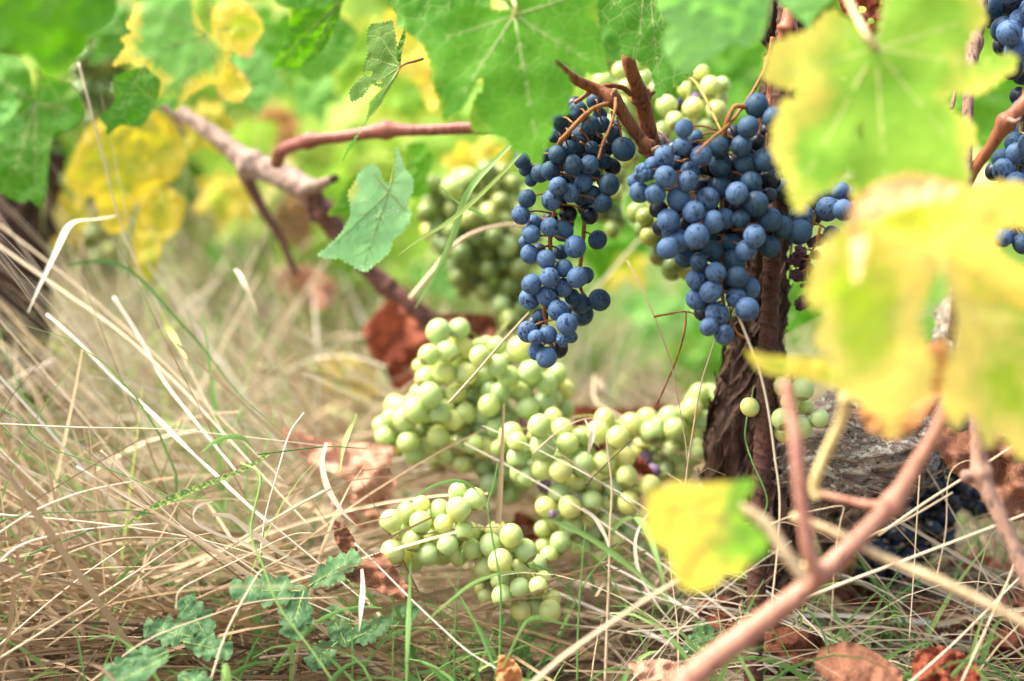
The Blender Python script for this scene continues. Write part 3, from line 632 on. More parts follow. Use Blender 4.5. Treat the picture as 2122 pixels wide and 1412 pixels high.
dead('long red brown leaf lying behind the pale grapes left of the trunk', [(1172, 846), (1210, 842), (1290, 850), (1370, 838), (1400, 850), (1360, 880), (1280, 884), (1210, 874)], (1390, 850), [(1190, 855)], 1.3, 'deadred')
dead('red leaf scrap between the pale grapes near the trunk', [(1306, 948), (1330, 950), (1350, 972), (1356, 990), (1330, 984), (1312, 970)], (1350, 985), [(1310, 950)], 1.17, 'deadred')
dead('red brown leaf scrap among the pale grapes in the middle of the heap', [(1190, 870), (1226, 868), (1250, 890), (1256, 930), (1220, 938), (1196, 910)], (1190, 880), [(1245, 925)], 1.2, 'deadred')
dead('orange brown leaf flat on the ground at the bottom right', [(1700, 1344), (1760, 1330), (1820, 1356), (1870, 1400), (1850, 1440), (1760, 1430), (1690, 1390)], (1700, 1350), [(1850, 1420), (1800, 1350)], 1.0, 'dead', slope=(0, -1.2), crumple=.02)
dead('dark brown leaf on the ground in the shade right of the trunk base', [(1740, 1120), (1820, 1150), (1900, 1200), (1930, 1250), (1860, 1280), (1780, 1240), (1740, 1180)], (1750, 1130), [(1910, 1250)], 1.25, 'deaddark', slope=(0, -1), crumple=.04)
dead('red brown leaf in the shade right under the mottled cane', [(1950, 1176), (2000, 1150), (2080, 1160), (2150, 1200), (2120, 1260), (2030, 1240), (1960, 1210)], (1960, 1180), [(2110, 1230)], 1.22, 'deadred', slope=(0, -.8), crumple=.04)
dead('broad brown leaf in the straw right of the pink shoot', [(1830, 1270), (1890, 1240), (1980, 1250), (2030, 1290), (1990, 1330), (1900, 1330), (1850, 1310)], (1840, 1280), [(2010, 1300)], 1.12, 'dead', slope=(0, -1), crumple=.04)
dead('brown leaf half under straw at the lower right edge', [(2020, 1300), (2090, 1280), (2150, 1300), (2150, 1370), (2070, 1370), (2030, 1340)], (2030, 1320), [(2140, 1340)], 1.08, 'deaddark', slope=(0, -1), crumple=.04)
dead('brown leaf between the pink shoot and the stake low in the straw', [(1560, 1330), (1620, 1300), (1690, 1310), (1720, 1350), (1660, 1380), (1590, 1370)], 1.08 and (1570, 1335), [(1700, 1345)], 1.07, 'deaddark', slope=(0, -1), crumple=.03)
dead('dark leaf lying under the frayed straw at right', [(1740, 1200), (1800, 1190), (1850, 1220), (1840, 1262), (1770, 1262), (1730, 1230)], (1750, 1210), [(1840, 1250)], 1.16, 'deaddark', slope=(0, -1), crumple=.03)
dead('red brown leaf under the straw beside the bottom right corner', [(1900, 1350), (1960, 1340), (2020, 1370), (2030, 1420), (1950, 1430), (1890, 1400)], (1905, 1360), [(2020, 1410)], 1.0, 'deadred', slope=(0, -1), crumple=.03)
dead('torn rust brown leaf in the straw right of the mottled cane', [(2070, 1230), (2120, 1220), (2160, 1250), (2150, 1290), (2090, 1284)], (2150, 1240), [(2080, 1270)], 1.1, 'dead', slope=(0, -.8), crumple=.03)
dead('dark curled leaf beside the foot of the stake', [(1440, 1250), (1500, 1236), (1540, 1262), (1520, 1300), (1460, 1296)], (1535, 1266), [(1450, 1280)], 1.1, 'deaddark', slope=(0, -.8), crumple=.03)
dead('small pale orange leaf standing in the grass at the bottom centre', [(1034, 1360), (1062, 1366), (1080, 1392), (1080, 1430), (1030, 1430)], (1050, 1430), [(1055, 1370)], .99, 'deadorange')
dead('brown leaf scrap left of the trunk base at the bottom', [(1300, 1376), (1370, 1366), (1430, 1386), (1420, 1412), (1330, 1412)], (1300, 1390), [(1420, 1400)], 1.05, 'deadpink', slope=(0, -1))
dead('small brown leaf under the tangle by the lower pale grapes', [(1070, 1060), (1110, 1080), (1120, 1120), (1090, 1116), (1066, 1090)], (1110, 1115), [(1076, 1070)], 1.22, 'deadred')
dead('rusty leaf behind the grey branch high on the left', [(520, 240), (580, 220), (620, 250), (600, 330), (540, 340), (510, 300)], (610, 240), [(530, 320)], 1.75, 'deadorange', crumple=.04)
dead('rusty leaf hanging under the grey branch', [(560, 400), (620, 400), (650, 440), (640, 520), (590, 500), (560, 450)], (570, 400), [(630, 500)], 1.7, 'deadpink', crumple=.04)
dead('reddish leaf deep in the grass on the left', [(240, 660), (300, 650), (320, 720), (290, 780), (250, 740)], (300, 660), [(270, 760)], 1.7, 'deadred', crumple=.04)
dead('pinkish leaf deep in the grass under the dark branch', [(560, 560), (640, 550), (700, 590), (680, 640), (600, 630)], (690, 600), [(570, 590)], 1.6, 'deadpink', crumple=.04)

class Blades:
    def __init__(s): s.V = []; s.F = []; s.A = []
    def add(s, pts, w0, w1, side, a, fold=.35, wmid=None):
        """pts list of Vectors; ribbon with a keel"""
        b = len(s.V); n = len(pts)
        for i, p in enumerate(pts):
            f = i / (n - 1)
            w = (w0 + (w1 - w0) * f) if wmid is None else (w0 + (wmid - w0) * f * 2 if f < .5 else wmid + (w1 - wmid) * (f * 2 - 1))
            t = (pts[min(i + 1, n - 1)] - pts[max(i - 1, 0)])
            sd2 = side - t * (side.dot(t) / max(t.length_squared, 1e-12))
            if sd2.length < 1e-6: sd2 = Vector((1, 0, 0))
            sd2.normalize(); up = t.cross(sd2)
            if up.length > 1e-9: up.normalize()
            s.V += [p - sd2 * w + up * w * fold, p, p + sd2 * w + up * w * fold]; s.A += [a] * 3
        for i in range(n - 1):
            q = b + i * 3; s.F += [(q, q + 1, q + 4, q + 3), (q + 1, q + 2, q + 5, q + 4)]
    def build(s, name, mat, parent=None, **kw):
        return mesh(name, s.V, s.F, M[mat], parent, attrs={'rnd': s.A}, **kw)
# ------------------------------------------------------------------ vine wood
vine = thing('grape_vine', P(1580, 1400, 1.12), 'old gnarled grapevine with dark twisted trunk beside the rusty stake', 'grapevine')
tr = tp([(1618, -120, 1.1, 30), (1622, 60, 1.1, 31), (1612, 200, 1.11, 30), (1600, 350, 1.12, 34), (1590, 520, 1.12, 36), (1572, 640, 1.12, 40), (1560, 740, 1.12, 48), (1552, 820, 1.12, 58), (1545, 900, 1.12, 66), (1552, 980, 1.13, 84), (1580, 1060, 1.13, 92), (1590, 1150, 1.13, 76), (1586, 1250, 1.13, 70), (1590, 1340, 1.13, 76), (1592, 1450, 1.13, 96)])
V, F = tube_geo(tr, n=18, sides=96, furrow=.010, ffreq=4, bump=.007, bfreq=13, seed=2.0); mesh('trunk', V, F, M['bark'], vine)
tr = tp([(1570, 1060, 1.15, 60), (1640, 1010, 1.13, 86), (1720, 950, 1.1, 96), (1800, 948, 1.085, 98), (1868, 930, 1.09, 84), (1925, 880, 1.11, 60), (1965, 810, 1.14, 46), (1990, 720, 1.18, 36), (2010, 600, 1.2, 30)])
V, F = tube_geo(tr, n=18, sides=96, furrow=.012, ffreq=4, bump=.014, bfreq=15, seed=9.0); mesh('old_arm', V, F, M['bark_lichen'], vine)
V, F = tube_geo(tp([(1700, 900, 1.12, 30), (1722, 858, 1.11, 42), (1742, 838, 1.12, 30)]), n=8, sides=36, furrow=.004, bump=.004, bfreq=40, seed=4); mesh('burl', V, F, M['bark_lichen'], vine)
V, F = tube_geo(tp([(1700, 1120, 1.2, 40), (1760, 1100, 1.2, 44), (1830, 1060, 1.2, 40)]), n=8, sides=36, furrow=.004, bump=.004, bfreq=40, seed=14); mesh('old_arm', V, F, M['bark'], vine)
def bark_strips(ctrl, n, mat, lmin, lmax, lift=.006):
    q = catmull(ctrl, 12); b_ = Blades()
    for i in range(n):
        L = int(U_(lmin, lmax)); i0 = random.randint(0, len(q) - L - 2); a0 = U_(0, 6.28); pts = []; sds = []
        for k in range(L):
            p = q[i0 + k]; t = (Vector(q[i0 + k + 1][:3]) - Vector(p[:3])).normalized(); x_ = t.cross(Vector((.13, .9, .31))).normalized(); y_ = t.cross(x_)
            a = a0 + k * .05; e = (2 * k / (L - 1) - 1); rr = p[3] * 1.0 + .003 + lift * e * e * U_(.6, 1)
            pts.append(Vector(p[:3]) + (x_ * math.cos(a) + y_ * math.sin(a)) * rr); sd_ = x_ * -math.sin(a) + y_ * math.cos(a)
        b_.add(pts, .0006, .0004, sd_, rnd(), wmid=U_(.0015, .0045), fold=-.3)
    return mesh('bark_strips', b_.V, b_.F, M[mat], vine)
def cane(pts, mat, parent, knots=(), name='cane', sides=14, n=10, bump=.0004):
    V, F = tube_geo(tp(pts), n=n, sides=sides, knots=knots, bump=bump, bfreq=150); return mesh(name, V, F, M[mat], parent)
cane([(1100, 80, 1.0, 8), (1140, 120, 1.01, 9), (1188, 162, 1.02, 10.5), (1232, 184, 1.03, 12), (1270, 206, 1.03, 14), (1300, 250, 1.04, 13), (1326, 286, 1.05, 13), (1340, 304, 1.05, 15), (1362, 340, 1.07, 15), (1380, 370, 1.09, 12)], 'cane', vine, (4, 7))
cane([(1350, 10, 1.06, 12), (1318, 70, 1.045, 13), (1302, 120, 1.03, 14), (1318, 172, 1.04, 15), (1328, 200, 1.05, 18), (1338, 240, 1.06, 17), (1348, 290, 1.07, 18), (1360, 330, 1.09, 20)], 'cane', vine, (4,))
V, F = tube_geo(tp([(1330, 275, 1.085, 20), (1356, 300, 1.08, 28), (1385, 330, 1.09, 24), (1430, 420, 1.12, 26), (1520, 540, 1.15, 30), (1580, 640, 1.15, 34)]), n=10, sides=40, furrow=.003, bump=.002, bfreq=50, seed=8); mesh('spur', V, F, M['greybranch'], vine)
cane([(1308, 196, 1.045, 6), (1290, 182, 1.04, 5.5), (1264, 178, 1.035, 5), (1236, 184, 1.03, 5), (1214, 198, 1.03, 4.5), (1190, 214, 1.03, 4)], 'cane', vine, name='tendril')
cane([(1276, 204, 1.015, 3.5), (1274, 230, 1.005, 3), (1262, 270, 1.0, 3), (1250, 296, 1.0, 2.6), (1240, 330, 1.0, 2)], 'redstalk', vine, name='tendril')
cane([(1640, 20, 1.045, 16), (1632, 60, 1.045, 17), (1622, 90, 1.05, 14), (1606, 130, 1.06, 12), (1600, 190, 1.07, 11), (1590, 240, 1.07, 10)], 'cane', vine, (1,))
cane([(1602, 78, 1.05, 6), (1594, 115, 1.05, 4.5), (1590, 122, 1.05, 6), (1582, 150, 1.04, 4), (1560, 190, 1.03, 3.5), (1540, 220, 1.02, 3.5), (1512, 256, 1.0, 3), (1470, 292, .985, 3), (1440, 320, .98, 2.5)], 'redstalk', vine, name='tendril')
cane([(1400, 150, 1.12, 3), (1436, 166, 1.1, 3), (1460, 200, 1.08, 3), (1490, 262, 1.06, 3), (1510, 300, 1.05, 2.5)], 'stalk', vine, name='tendril')
for a in ([(1286, 262, 1.05, 4), (1276, 258, 1.045, 3.4), (1268, 262, 1.04, 2)], [(1270, 205, 1.03, 8), (1274, 190, 1.02, 6), (1270, 186, 1.02, 3)], [(1346, 196, 1.05, 6), (1356, 190, 1.045, 5), (1360, 186, 1.04, 3)], [(1354, 312, 1.04, 6), (1364, 306, 1.03, 5), (1370, 304, 1.03, 2)]):
    cane(a, 'mottled', vine, name='bud', sides=10)
bark_strips(tp([(1600, 350, 1.12, 36), (1590, 520, 1.12, 38), (1572, 640, 1.12, 42), (1560, 740, 1.12, 50), (1552, 820, 1.12, 60), (1545, 900, 1.12, 68), (1552, 980, 1.13, 86), (1580, 1060, 1.13, 94), (1590, 1150, 1.13, 78), (1586, 1250, 1.13, 72), (1590, 1340, 1.13, 78)]), 120, 'bark', 8, 30)
bark_strips(tp([(1570, 1060, 1.15, 62), (1640, 1010, 1.13, 88), (1720, 950, 1.1, 98), (1800, 948, 1.085, 100), (1868, 930, 1.09, 86), (1925, 880, 1.11, 62), (1965, 810, 1.14, 48)]), 110, 'bark_lichen', 6, 18)
# wire-like tendrils below the broad bunch
cane([(1355, 657, 1.05, 2.5), (1380, 652, 1.05, 2.2), (1420, 646, 1.05, 2.2), (1450, 658, 1.05, 2), (1475, 690, 1.06, 2)], 'redstalk', vine, name='tendril')
cane([(1422, 648, 1.05, 2.5), (1418, 690, 1.05, 2), (1400, 750, 1.07, 1.8), (1362, 838, 1.09, 1.8)], 'redstalk', vine, name='tendril')
# left branch
lb = thing('vine_branch', P(600, 360, 1.28), 'weathered grey and pink old branch with a cut spur above the dry grass', 'vine branch')
cane([(330, 210, 1.33, 14), (400, 250, 1.32, 16), (470, 300, 1.31, 19), (520, 340, 1.3, 24), (580, 362, 1.29, 27), (620, 384, 1.28, 26), (648, 396, 1.27, 20)], 'greybranch', lb, (3,), name='old_branch', sides=24, bump=.0022)
cane([(632, 390, 1.26, 17), (660, 384, 1.25, 12), (690, 371, 1.235, 8)], 'greybranch', lb, name='spur')
cane([(688, 372, 1.236, 9), (698, 368, 1.233, 8)], 'deadcap' if 'deadcap' in M else 'bark', lb, name='cut_end')
cane([(640, 396, 1.27, 22), (664, 436, 1.28, 23), (700, 482, 1.29, 20), (752, 548, 1.29, 17), (800, 592, 1.3, 18), (850, 630, 1.3, 17), (900, 676, 1.31, 22), (960, 740, 1.32, 24), (1040, 860, 1.33, 28), (1160, 960, 1.33, 34), (1330, 1030, 1.3, 40), (1500, 1090, 1.22, 50)], 'darkcane', lb, (1, 4), name='old_branch', sides=24, bump=.002)
cane([(504, 350, 1.31, 16), (514, 376, 1.31, 14), (548, 440, 1.32, 10), (584, 500, 1.33, 8), (612, 570, 1.34, 7)], 'darkcane', lb, name='side_shoot')
cane([(574, 338, 1.24, 14), (586, 312, 1.22, 14), (640, 292, 1.2, 13), (720, 282, 1.19, 12.5), (800, 270, 1.18, 15), (870, 270, 1.17, 12), (960, 266, 1.16, 13), (1040, 262, 1.15, 12), (1150, 240, 1.14, 12)], 'purplecane', lb, (2, 4), name='cane', sides=18)
# thin hidden shoots
cane([(350, 226, 1.4, 5), (372, 262, 1.4, 5), (386, 280, 1.4, 4)], 'darkcane', lb, name='side_shoot')
# foreground pink shoot
pk = thing('vine_shoot', P(1400, 1440, .86), 'thick pink brown shoot slanting up from the bottom edge in front of the trunk', 'vine shoot')
cane([(1340, 1500, .86, 27), (1440, 1396, .85, 26), (1560, 1304, .845, 25), (1680, 1210, .84, 22), (1790, 1104, .84, 19), (1850, 1044, .84, 20), (1900, 960, .84, 16), (1950, 870, .84, 14), (1966, 780, .84, 12)], 'pinkcane', pk, (5,), sides=24)
cane([(1846, 1046, .865, 10), (1800, 1046, .87, 9), (1750, 1036, .875, 8), (1700, 1024, .88, 8)], 'pinkcane', pk, name='side_shoot')
st = thing('leaf_stalk', P(1690, 1180, .82), 'rosy bare leaf stalk standing crooked in front of the trunk', 'leaf stalk')
cane([(1700, 1190, .83, 18), (1680, 1160, .82, 15), (1664, 1060, .81, 14), (1652, 940, .8, 13), (1640, 860, .8, 12), (1628, 790, .8, 13)], 'redpetiole', st, name='stem')
cane([(1700, 1180, .83, 19), (1686, 1180, .83, 17), (1672, 1168, .825, 12)], 'yellowpetiole', st, name='foot')
st = thing('leaf_stalk', P(1690, 1030, .83), 'straw yellow leaf stalk curving up beside the gnarled arm', 'leaf stalk')
cane([(1694, 1034, .84, 9), (1688, 1000, .84, 11), (1716, 930, .83, 11), (1744, 870, .82, 11), (1752, 820, .81, 12)], 'yellowpetiole', st, name='stem')
st = thing('dry_stalk', P(1360, 1040, .85), 'blurred tan stalk crossing low in front of the trunk base', 'dry stalk')
cane([(1500, 1036, .8, 9), (1580, 1080, .8, 12), (1630, 1150, .8, 13), (1668, 1205, .8, 10)], 'tanstraw', st, name='stem')
st = thing('dry_stalk', P(1700, 1080, .84), 'blurred pale straw stalk running from the trunk to the lower right edge', 'dry stalk')
cane([(1640, 1070, .84, 9), (1720, 1100, .84, 9), (1840, 1160, .84, 9), (1960, 1210, .83, 10), (2160, 1310, .82, 11)], 'tanstraw', st, name='stem')
rc = thing('vine_shoot', P(2000, 400, 1.0), 'upright grey brown cane at the right partly behind the large yellow leaf', 'vine shoot')
cane([(2040, -60, 1.04, 12), (2030, 40, 1.035, 13), (2018, 90, 1.03, 15), (2008, 180, 1.02, 12), (2004, 300, 1.02, 12), (2000, 420, 1.02, 12), (1990, 560, 1.04, 12), (1975, 700, 1.08, 12)], 'mottled', rc, (2,))
cane([(1995, 130, 1.03, 2), (1980, 190, 1.03, 4), (1972, 226, 1.03, 5)], 'mottled', rc, name='side_shoot')
rc = thing('vine_shoot', P(2140, 190, 1.0), 'red brown cane with a knot slanting in from the right edge', 'vine shoot')
cane([(2160, 160, 1.0, 14), (2122, 214, 1.0, 14), (2086, 254, 1.0, 17), (2050, 308, 1.01, 12), (2020, 350, 1.02, 12), (2000, 390, 1.03, 11)], 'cane', rc, (2,))
cane([(2090, 248, .99, 6), (2104, 252, .985, 4), (2114, 246, .98, 2.5)], 'mottled', rc, name='bud')
rc = thing('vine_shoot', P(2030, 900, .95), 'mottled grey brown cane with a side knob at the lower right edge', 'vine shoot')
cane([(2022, 820, .93, 14), (2026, 900, .93, 15), (2034, 980, .93, 18), (2058, 1040, .925, 16), (2090, 1110, .92, 16), (2140, 1220, .91, 18)], 'mottled', rc, (2,))
cane([(2040, 990, .93, 10), (2020, 985, .93, 10), (2000, 988, .93, 13), (1992, 990, .93, 8)], 'mottled', rc, name='knob')
# rusty ribbed stake
stake = thing('steel_stake', P(1565, 1400, 1.05), 'rusty ribbed steel rod driven into the ground against the trunk', 'stake')
q = [(1640, -150, 1.07, 15), (1612, 300, 1.06, 16), (1590, 760, 1.045, 17), (1572, 1100, 1.04, 17), (1560, 1430, 1.04, 17)]
V, F = tube_geo(tp(q), n=150, sides=16, ribs=lambda c, a: .0009 * (max(0, math.cos((c / .0095 + a / math.pi * .5) * 2 * math.pi)) ** 3) + (.0007 if abs(math.cos(a)) > .97 else 0)); mesh('rod', V, F, M['rust'], stake)
# shaded trunk at the far left
ft = thing('grape_vine', P(20, 800, 1.75), 'dark shaded old vine trunk at the left edge behind the grass', 'grapevine')
V, F = tube_geo(tp([(60, 300, 1.42, 70), (30, 420, 1.42, 75), (12, 560, 1.42, 75), (6, 700, 1.42, 85), (0, 960, 1.42, 110)]), n=10, sides=40, furrow=.01, bump=.006, bfreq=20); mesh('trunk', V, F, M['bark'], ft)

# ------------------------------------------------------------------ grapes
def sphere_mesh(name, mat, r=1.0, dent=0.0, seed=0, squash=1.06, sub=3, wrinkle=0):
    import bmesh
    bm = bmesh.new(); bmesh.ops.create_icosphere(bm, subdivisions=sub, radius=1)
    for v in bm.verts:
        n = v.co.normalized(); k = 1 + .02 * noise.noise(n * 1.6 + Vector((seed, 0, 0)))
        if wrinkle: k += wrinkle * (noise.noise(n * 2.2 + Vector((seed, 2, 0))) - .9 * abs(noise.noise(n * 4 + Vector((seed, 5, 1)))))
        if dent:
            q = (n - Vector((.3, -.8, .5)).normalized()).length; k -= dent * math.exp(-(q / .32) ** 2)
        v.co = Vector((n.x, n.y, n.z * squash)) * k * .01 * r
    me = bpy.data.meshes.new(name); bm.to_mesh(me); bm.free()
    me.polygons.foreach_set('use_smooth', [True] * len(me.polygons)); me.materials.append(M[mat]); return me
GM = {}
for key, mats in (('blue', 'blue_grape'), ('slate', 'slate_grape'), ('shade', 'shade_grape'), ('white', 'white_grape'), ('olive', 'olive_grape'), ('purple', 'purple_grape')):
    GM[key] = [sphere_mesh('grape', mats, seed=s, dent=(.22 if s == 3 and key in ('blue', 'slate') else 0)) for s in range(4)]
GM['raisin'] = [sphere_mesh('raisin', 'raisin', seed=s, wrinkle=.5, sub=4) for s in range(4)]
GM['wrinkled'] = [sphere_mesh('grape', 'blue_grape', seed=s, wrinkle=.33, sub=4) for s in range(4)]
GM['wpurple'] = [sphere_mesh('grape', 'purple_grape', seed=s, wrinkle=.4, sub=4) for s in range(2)]

def bunch(label, gr, d, kind, stalk, r3d=None, group=None, dstep=.013, cat='grapes', stalkmat='stalk', kindf=None, name='grape_bunch', pedicel=True, drift=None, back=0):
    """gr: (px,py,rpx,rank[,kind]); rank 0 = front. Depths are relaxed so berries touch without overlapping; stalk: list of (px,py,r px) control points"""
    if back:
        rg = random.Random(len(gr)); src = list(gr); new = []; tr_ = 0
        while len(new) < back and len(src) + len(new) < 99 and tr_ < 600:
            tr_ += 1; a = rg.choice(src); c = rg.choice(src)
            if a is c or math.hypot(a[0] - c[0], a[1] - c[1]) > 4.2 * a[2]: continue
            x = (a[0] + c[0]) / 2 + rg.uniform(-4, 4); y = (a[1] + c[1]) / 2 + rg.uniform(-4, 4)
            if any(math.hypot(x - q_[0], y - q_[1]) < a[2] * 1.35 for q_ in new) or any(math.hypot(x - q_[0], y - q_[1]) < a[2] * .5 for q_ in src): continue
            new.append((x, y, a[2] * rg.uniform(.85, 1.0), 2, 'shade' if kind in ('blue', 'slate') else kind))  # back berries of dark bunches get the skin with painted shade
        gr = src + new
    n = len(gr); X = np.array([g[0] for g in gr], float); Y = np.array([g[1] for g in gr], float); Rr = np.array([g[2] for g in gr], float) * (1.08 if kind in ('blue', 'slate') else 1.08)
    s = K * d
    D = np.array([g[3] * dstep + U_(-.002, .002) for g in gr])
    if drift: D = D + np.array([drift(x, y) for x, y in zip(X, Y)])
    rank = np.array([g[3] for g in gr], float)
    for it in range(60):
        mv = np.zeros(n)
        for i in range(n):
            dx = (X - X[i]) * s; dy = (Y - Y[i]) * s; dd = D - D[i]; R2 = (Rr + Rr[i]) * s * .96
            lat = dx * dx + dy * dy; need = np.sqrt(np.maximum(R2 * R2 - lat, 0)); ok = (need > np.abs(dd)); ok[i] = False
            sg = np.where(np.abs(dd) < 1e-6, np.where(np.arange(n) > i, 1, -1), np.sign(dd))
            mv[i] -= np.sum(np.where(ok, sg * (need - np.abs(dd)) * .25, 0))
        D += np.clip(mv, -.004, .004)
        D -= (D - rank * dstep) * .01
    top = stalk[0]
    if kind in ('white', 'olive'): stalkmat = 'greenstalk'
    root = thing(name, P(top[0], top[1], d + .008), label, cat, group)
    dmid = float(np.median(D))
    gr = [(g[0], g[1], float(r_)) + tuple(g[3:]) for g, r_ in zip(gr, Rr)]
    for g, dd in zip(gr, D):
        k = g[4] if len(g) > 4 else kind
        me = random.choice(GM[k][:3] if (k in ('blue', 'slate') and rnd() < .8) else GM[k])
        o = link_mesh('grape', me, root); w = P(g[0], g[1], d + dd)
        o.location = w - root.location; sc = g[2] * K * (d + dd) / .01 * .985
        o.scale = (sc * U_(.97, 1.02), sc * U_(.97, 1.02), sc); o.rotation_euler = (U_(-.9, .9), U_(-.9, .9), U_(0, 6.28))
        if k in ('wrinkled', 'raisin'): o['label'] = 'shrivelled grape'
        if k in ('purple', 'wpurple'): o['label'] = 'mauve overripe grape'
    # stalk with pedicels
    Vs, Fs = [], []
    ctrl = [(p[0], p[1], d + (p[3] if len(p) > 3 else dmid), p[2]) for p in stalk]
    tube_geo(tp(ctrl), n=6, sides=8, bump=.0004, bfreq=200, V=Vs, F=Fs)
    if pedicel:
        line = catmull([(c[0], c[1], c[2]) for c in ctrl], 6)
        for g, dd in zip(gr, D):
            j = min(range(len(line)), key=lambda i: (line[i][0] - g[0]) ** 2 + (line[i][1] - (g[1] - g[2] * .8)) ** 2)
            a = line[j]; e = P(g[0], g[1], d + dd); b = P(a[0], a[1], a[2])
            L = (e - b).length; b = e + (b - e) * min(1.0, .024 / max(L, 1e-6)); L = min(L, .024)
            mid = (e + b) / 2 + Vector((0, 0, .1 * L))
            tube_geo([(b.x, b.y, b.z, .0009), (mid.x, mid.y, mid.z, .0007), (e.x, e.y, e.z, .001)], n=3, sides=5, V=Vs, F=Fs)
    mesh('stalk', Vs, Fs, M[stalkmat], root)
    return root
def cr(ox, oy, sc, lst): return [(ox + g[0] / sc, oy + g[1] / sc, g[2] / sc) + tuple(g[3:]) for g in lst]

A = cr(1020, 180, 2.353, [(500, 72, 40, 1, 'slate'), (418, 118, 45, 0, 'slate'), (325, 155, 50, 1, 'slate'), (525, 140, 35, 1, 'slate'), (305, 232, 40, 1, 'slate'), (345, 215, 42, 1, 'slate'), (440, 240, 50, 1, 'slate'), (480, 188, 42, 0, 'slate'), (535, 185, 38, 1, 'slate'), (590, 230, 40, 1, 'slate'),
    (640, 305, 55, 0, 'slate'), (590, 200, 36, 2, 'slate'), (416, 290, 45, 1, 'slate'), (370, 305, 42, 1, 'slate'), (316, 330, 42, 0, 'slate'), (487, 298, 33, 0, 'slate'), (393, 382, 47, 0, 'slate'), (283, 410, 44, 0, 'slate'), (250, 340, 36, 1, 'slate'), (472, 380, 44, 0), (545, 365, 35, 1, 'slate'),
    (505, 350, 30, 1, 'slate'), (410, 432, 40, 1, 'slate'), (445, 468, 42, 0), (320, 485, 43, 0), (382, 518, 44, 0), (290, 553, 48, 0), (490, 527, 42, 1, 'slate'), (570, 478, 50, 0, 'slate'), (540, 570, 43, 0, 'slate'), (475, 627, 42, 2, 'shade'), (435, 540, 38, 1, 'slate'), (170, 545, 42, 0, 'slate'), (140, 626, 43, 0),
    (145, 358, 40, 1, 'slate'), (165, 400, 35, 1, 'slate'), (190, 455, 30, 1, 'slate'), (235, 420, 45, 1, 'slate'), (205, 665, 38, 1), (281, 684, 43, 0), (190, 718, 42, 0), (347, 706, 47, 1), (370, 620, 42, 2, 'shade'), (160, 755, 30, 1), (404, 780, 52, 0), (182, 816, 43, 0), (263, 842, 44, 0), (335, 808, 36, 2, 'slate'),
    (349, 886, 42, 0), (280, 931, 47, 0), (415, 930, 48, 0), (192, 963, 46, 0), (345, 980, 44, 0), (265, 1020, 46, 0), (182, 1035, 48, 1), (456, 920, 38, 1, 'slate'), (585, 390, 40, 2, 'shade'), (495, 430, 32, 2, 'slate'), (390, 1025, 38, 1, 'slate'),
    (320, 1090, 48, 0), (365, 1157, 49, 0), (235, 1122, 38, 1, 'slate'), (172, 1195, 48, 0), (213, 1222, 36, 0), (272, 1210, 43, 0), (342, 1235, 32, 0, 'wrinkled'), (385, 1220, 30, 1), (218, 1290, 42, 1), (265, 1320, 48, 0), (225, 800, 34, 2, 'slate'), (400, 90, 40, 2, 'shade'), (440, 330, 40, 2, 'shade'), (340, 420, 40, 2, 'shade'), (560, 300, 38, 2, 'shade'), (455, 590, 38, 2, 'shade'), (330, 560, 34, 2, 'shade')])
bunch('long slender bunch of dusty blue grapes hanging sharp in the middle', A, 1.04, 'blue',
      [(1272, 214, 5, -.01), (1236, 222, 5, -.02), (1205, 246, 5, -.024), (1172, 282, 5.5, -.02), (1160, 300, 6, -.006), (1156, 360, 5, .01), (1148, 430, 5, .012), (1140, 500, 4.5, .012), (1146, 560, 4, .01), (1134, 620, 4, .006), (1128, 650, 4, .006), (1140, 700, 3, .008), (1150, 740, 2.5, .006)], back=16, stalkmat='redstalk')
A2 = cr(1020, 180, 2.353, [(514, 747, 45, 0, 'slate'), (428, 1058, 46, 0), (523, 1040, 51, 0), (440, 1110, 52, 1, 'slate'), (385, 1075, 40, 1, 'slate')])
bunch('side shoot of few dark blue grapes hanging right behind the slender bunch', A2, 1.07, 'slate', [(1214, 380, 4, .005), (1212, 440, 4.5, .003), (1208, 500, 4.5, 0), (1202, 560, 4, 0), (1204, 600, 3.5, 0), (1216, 618, 3, 0)], stalkmat='redstalk')
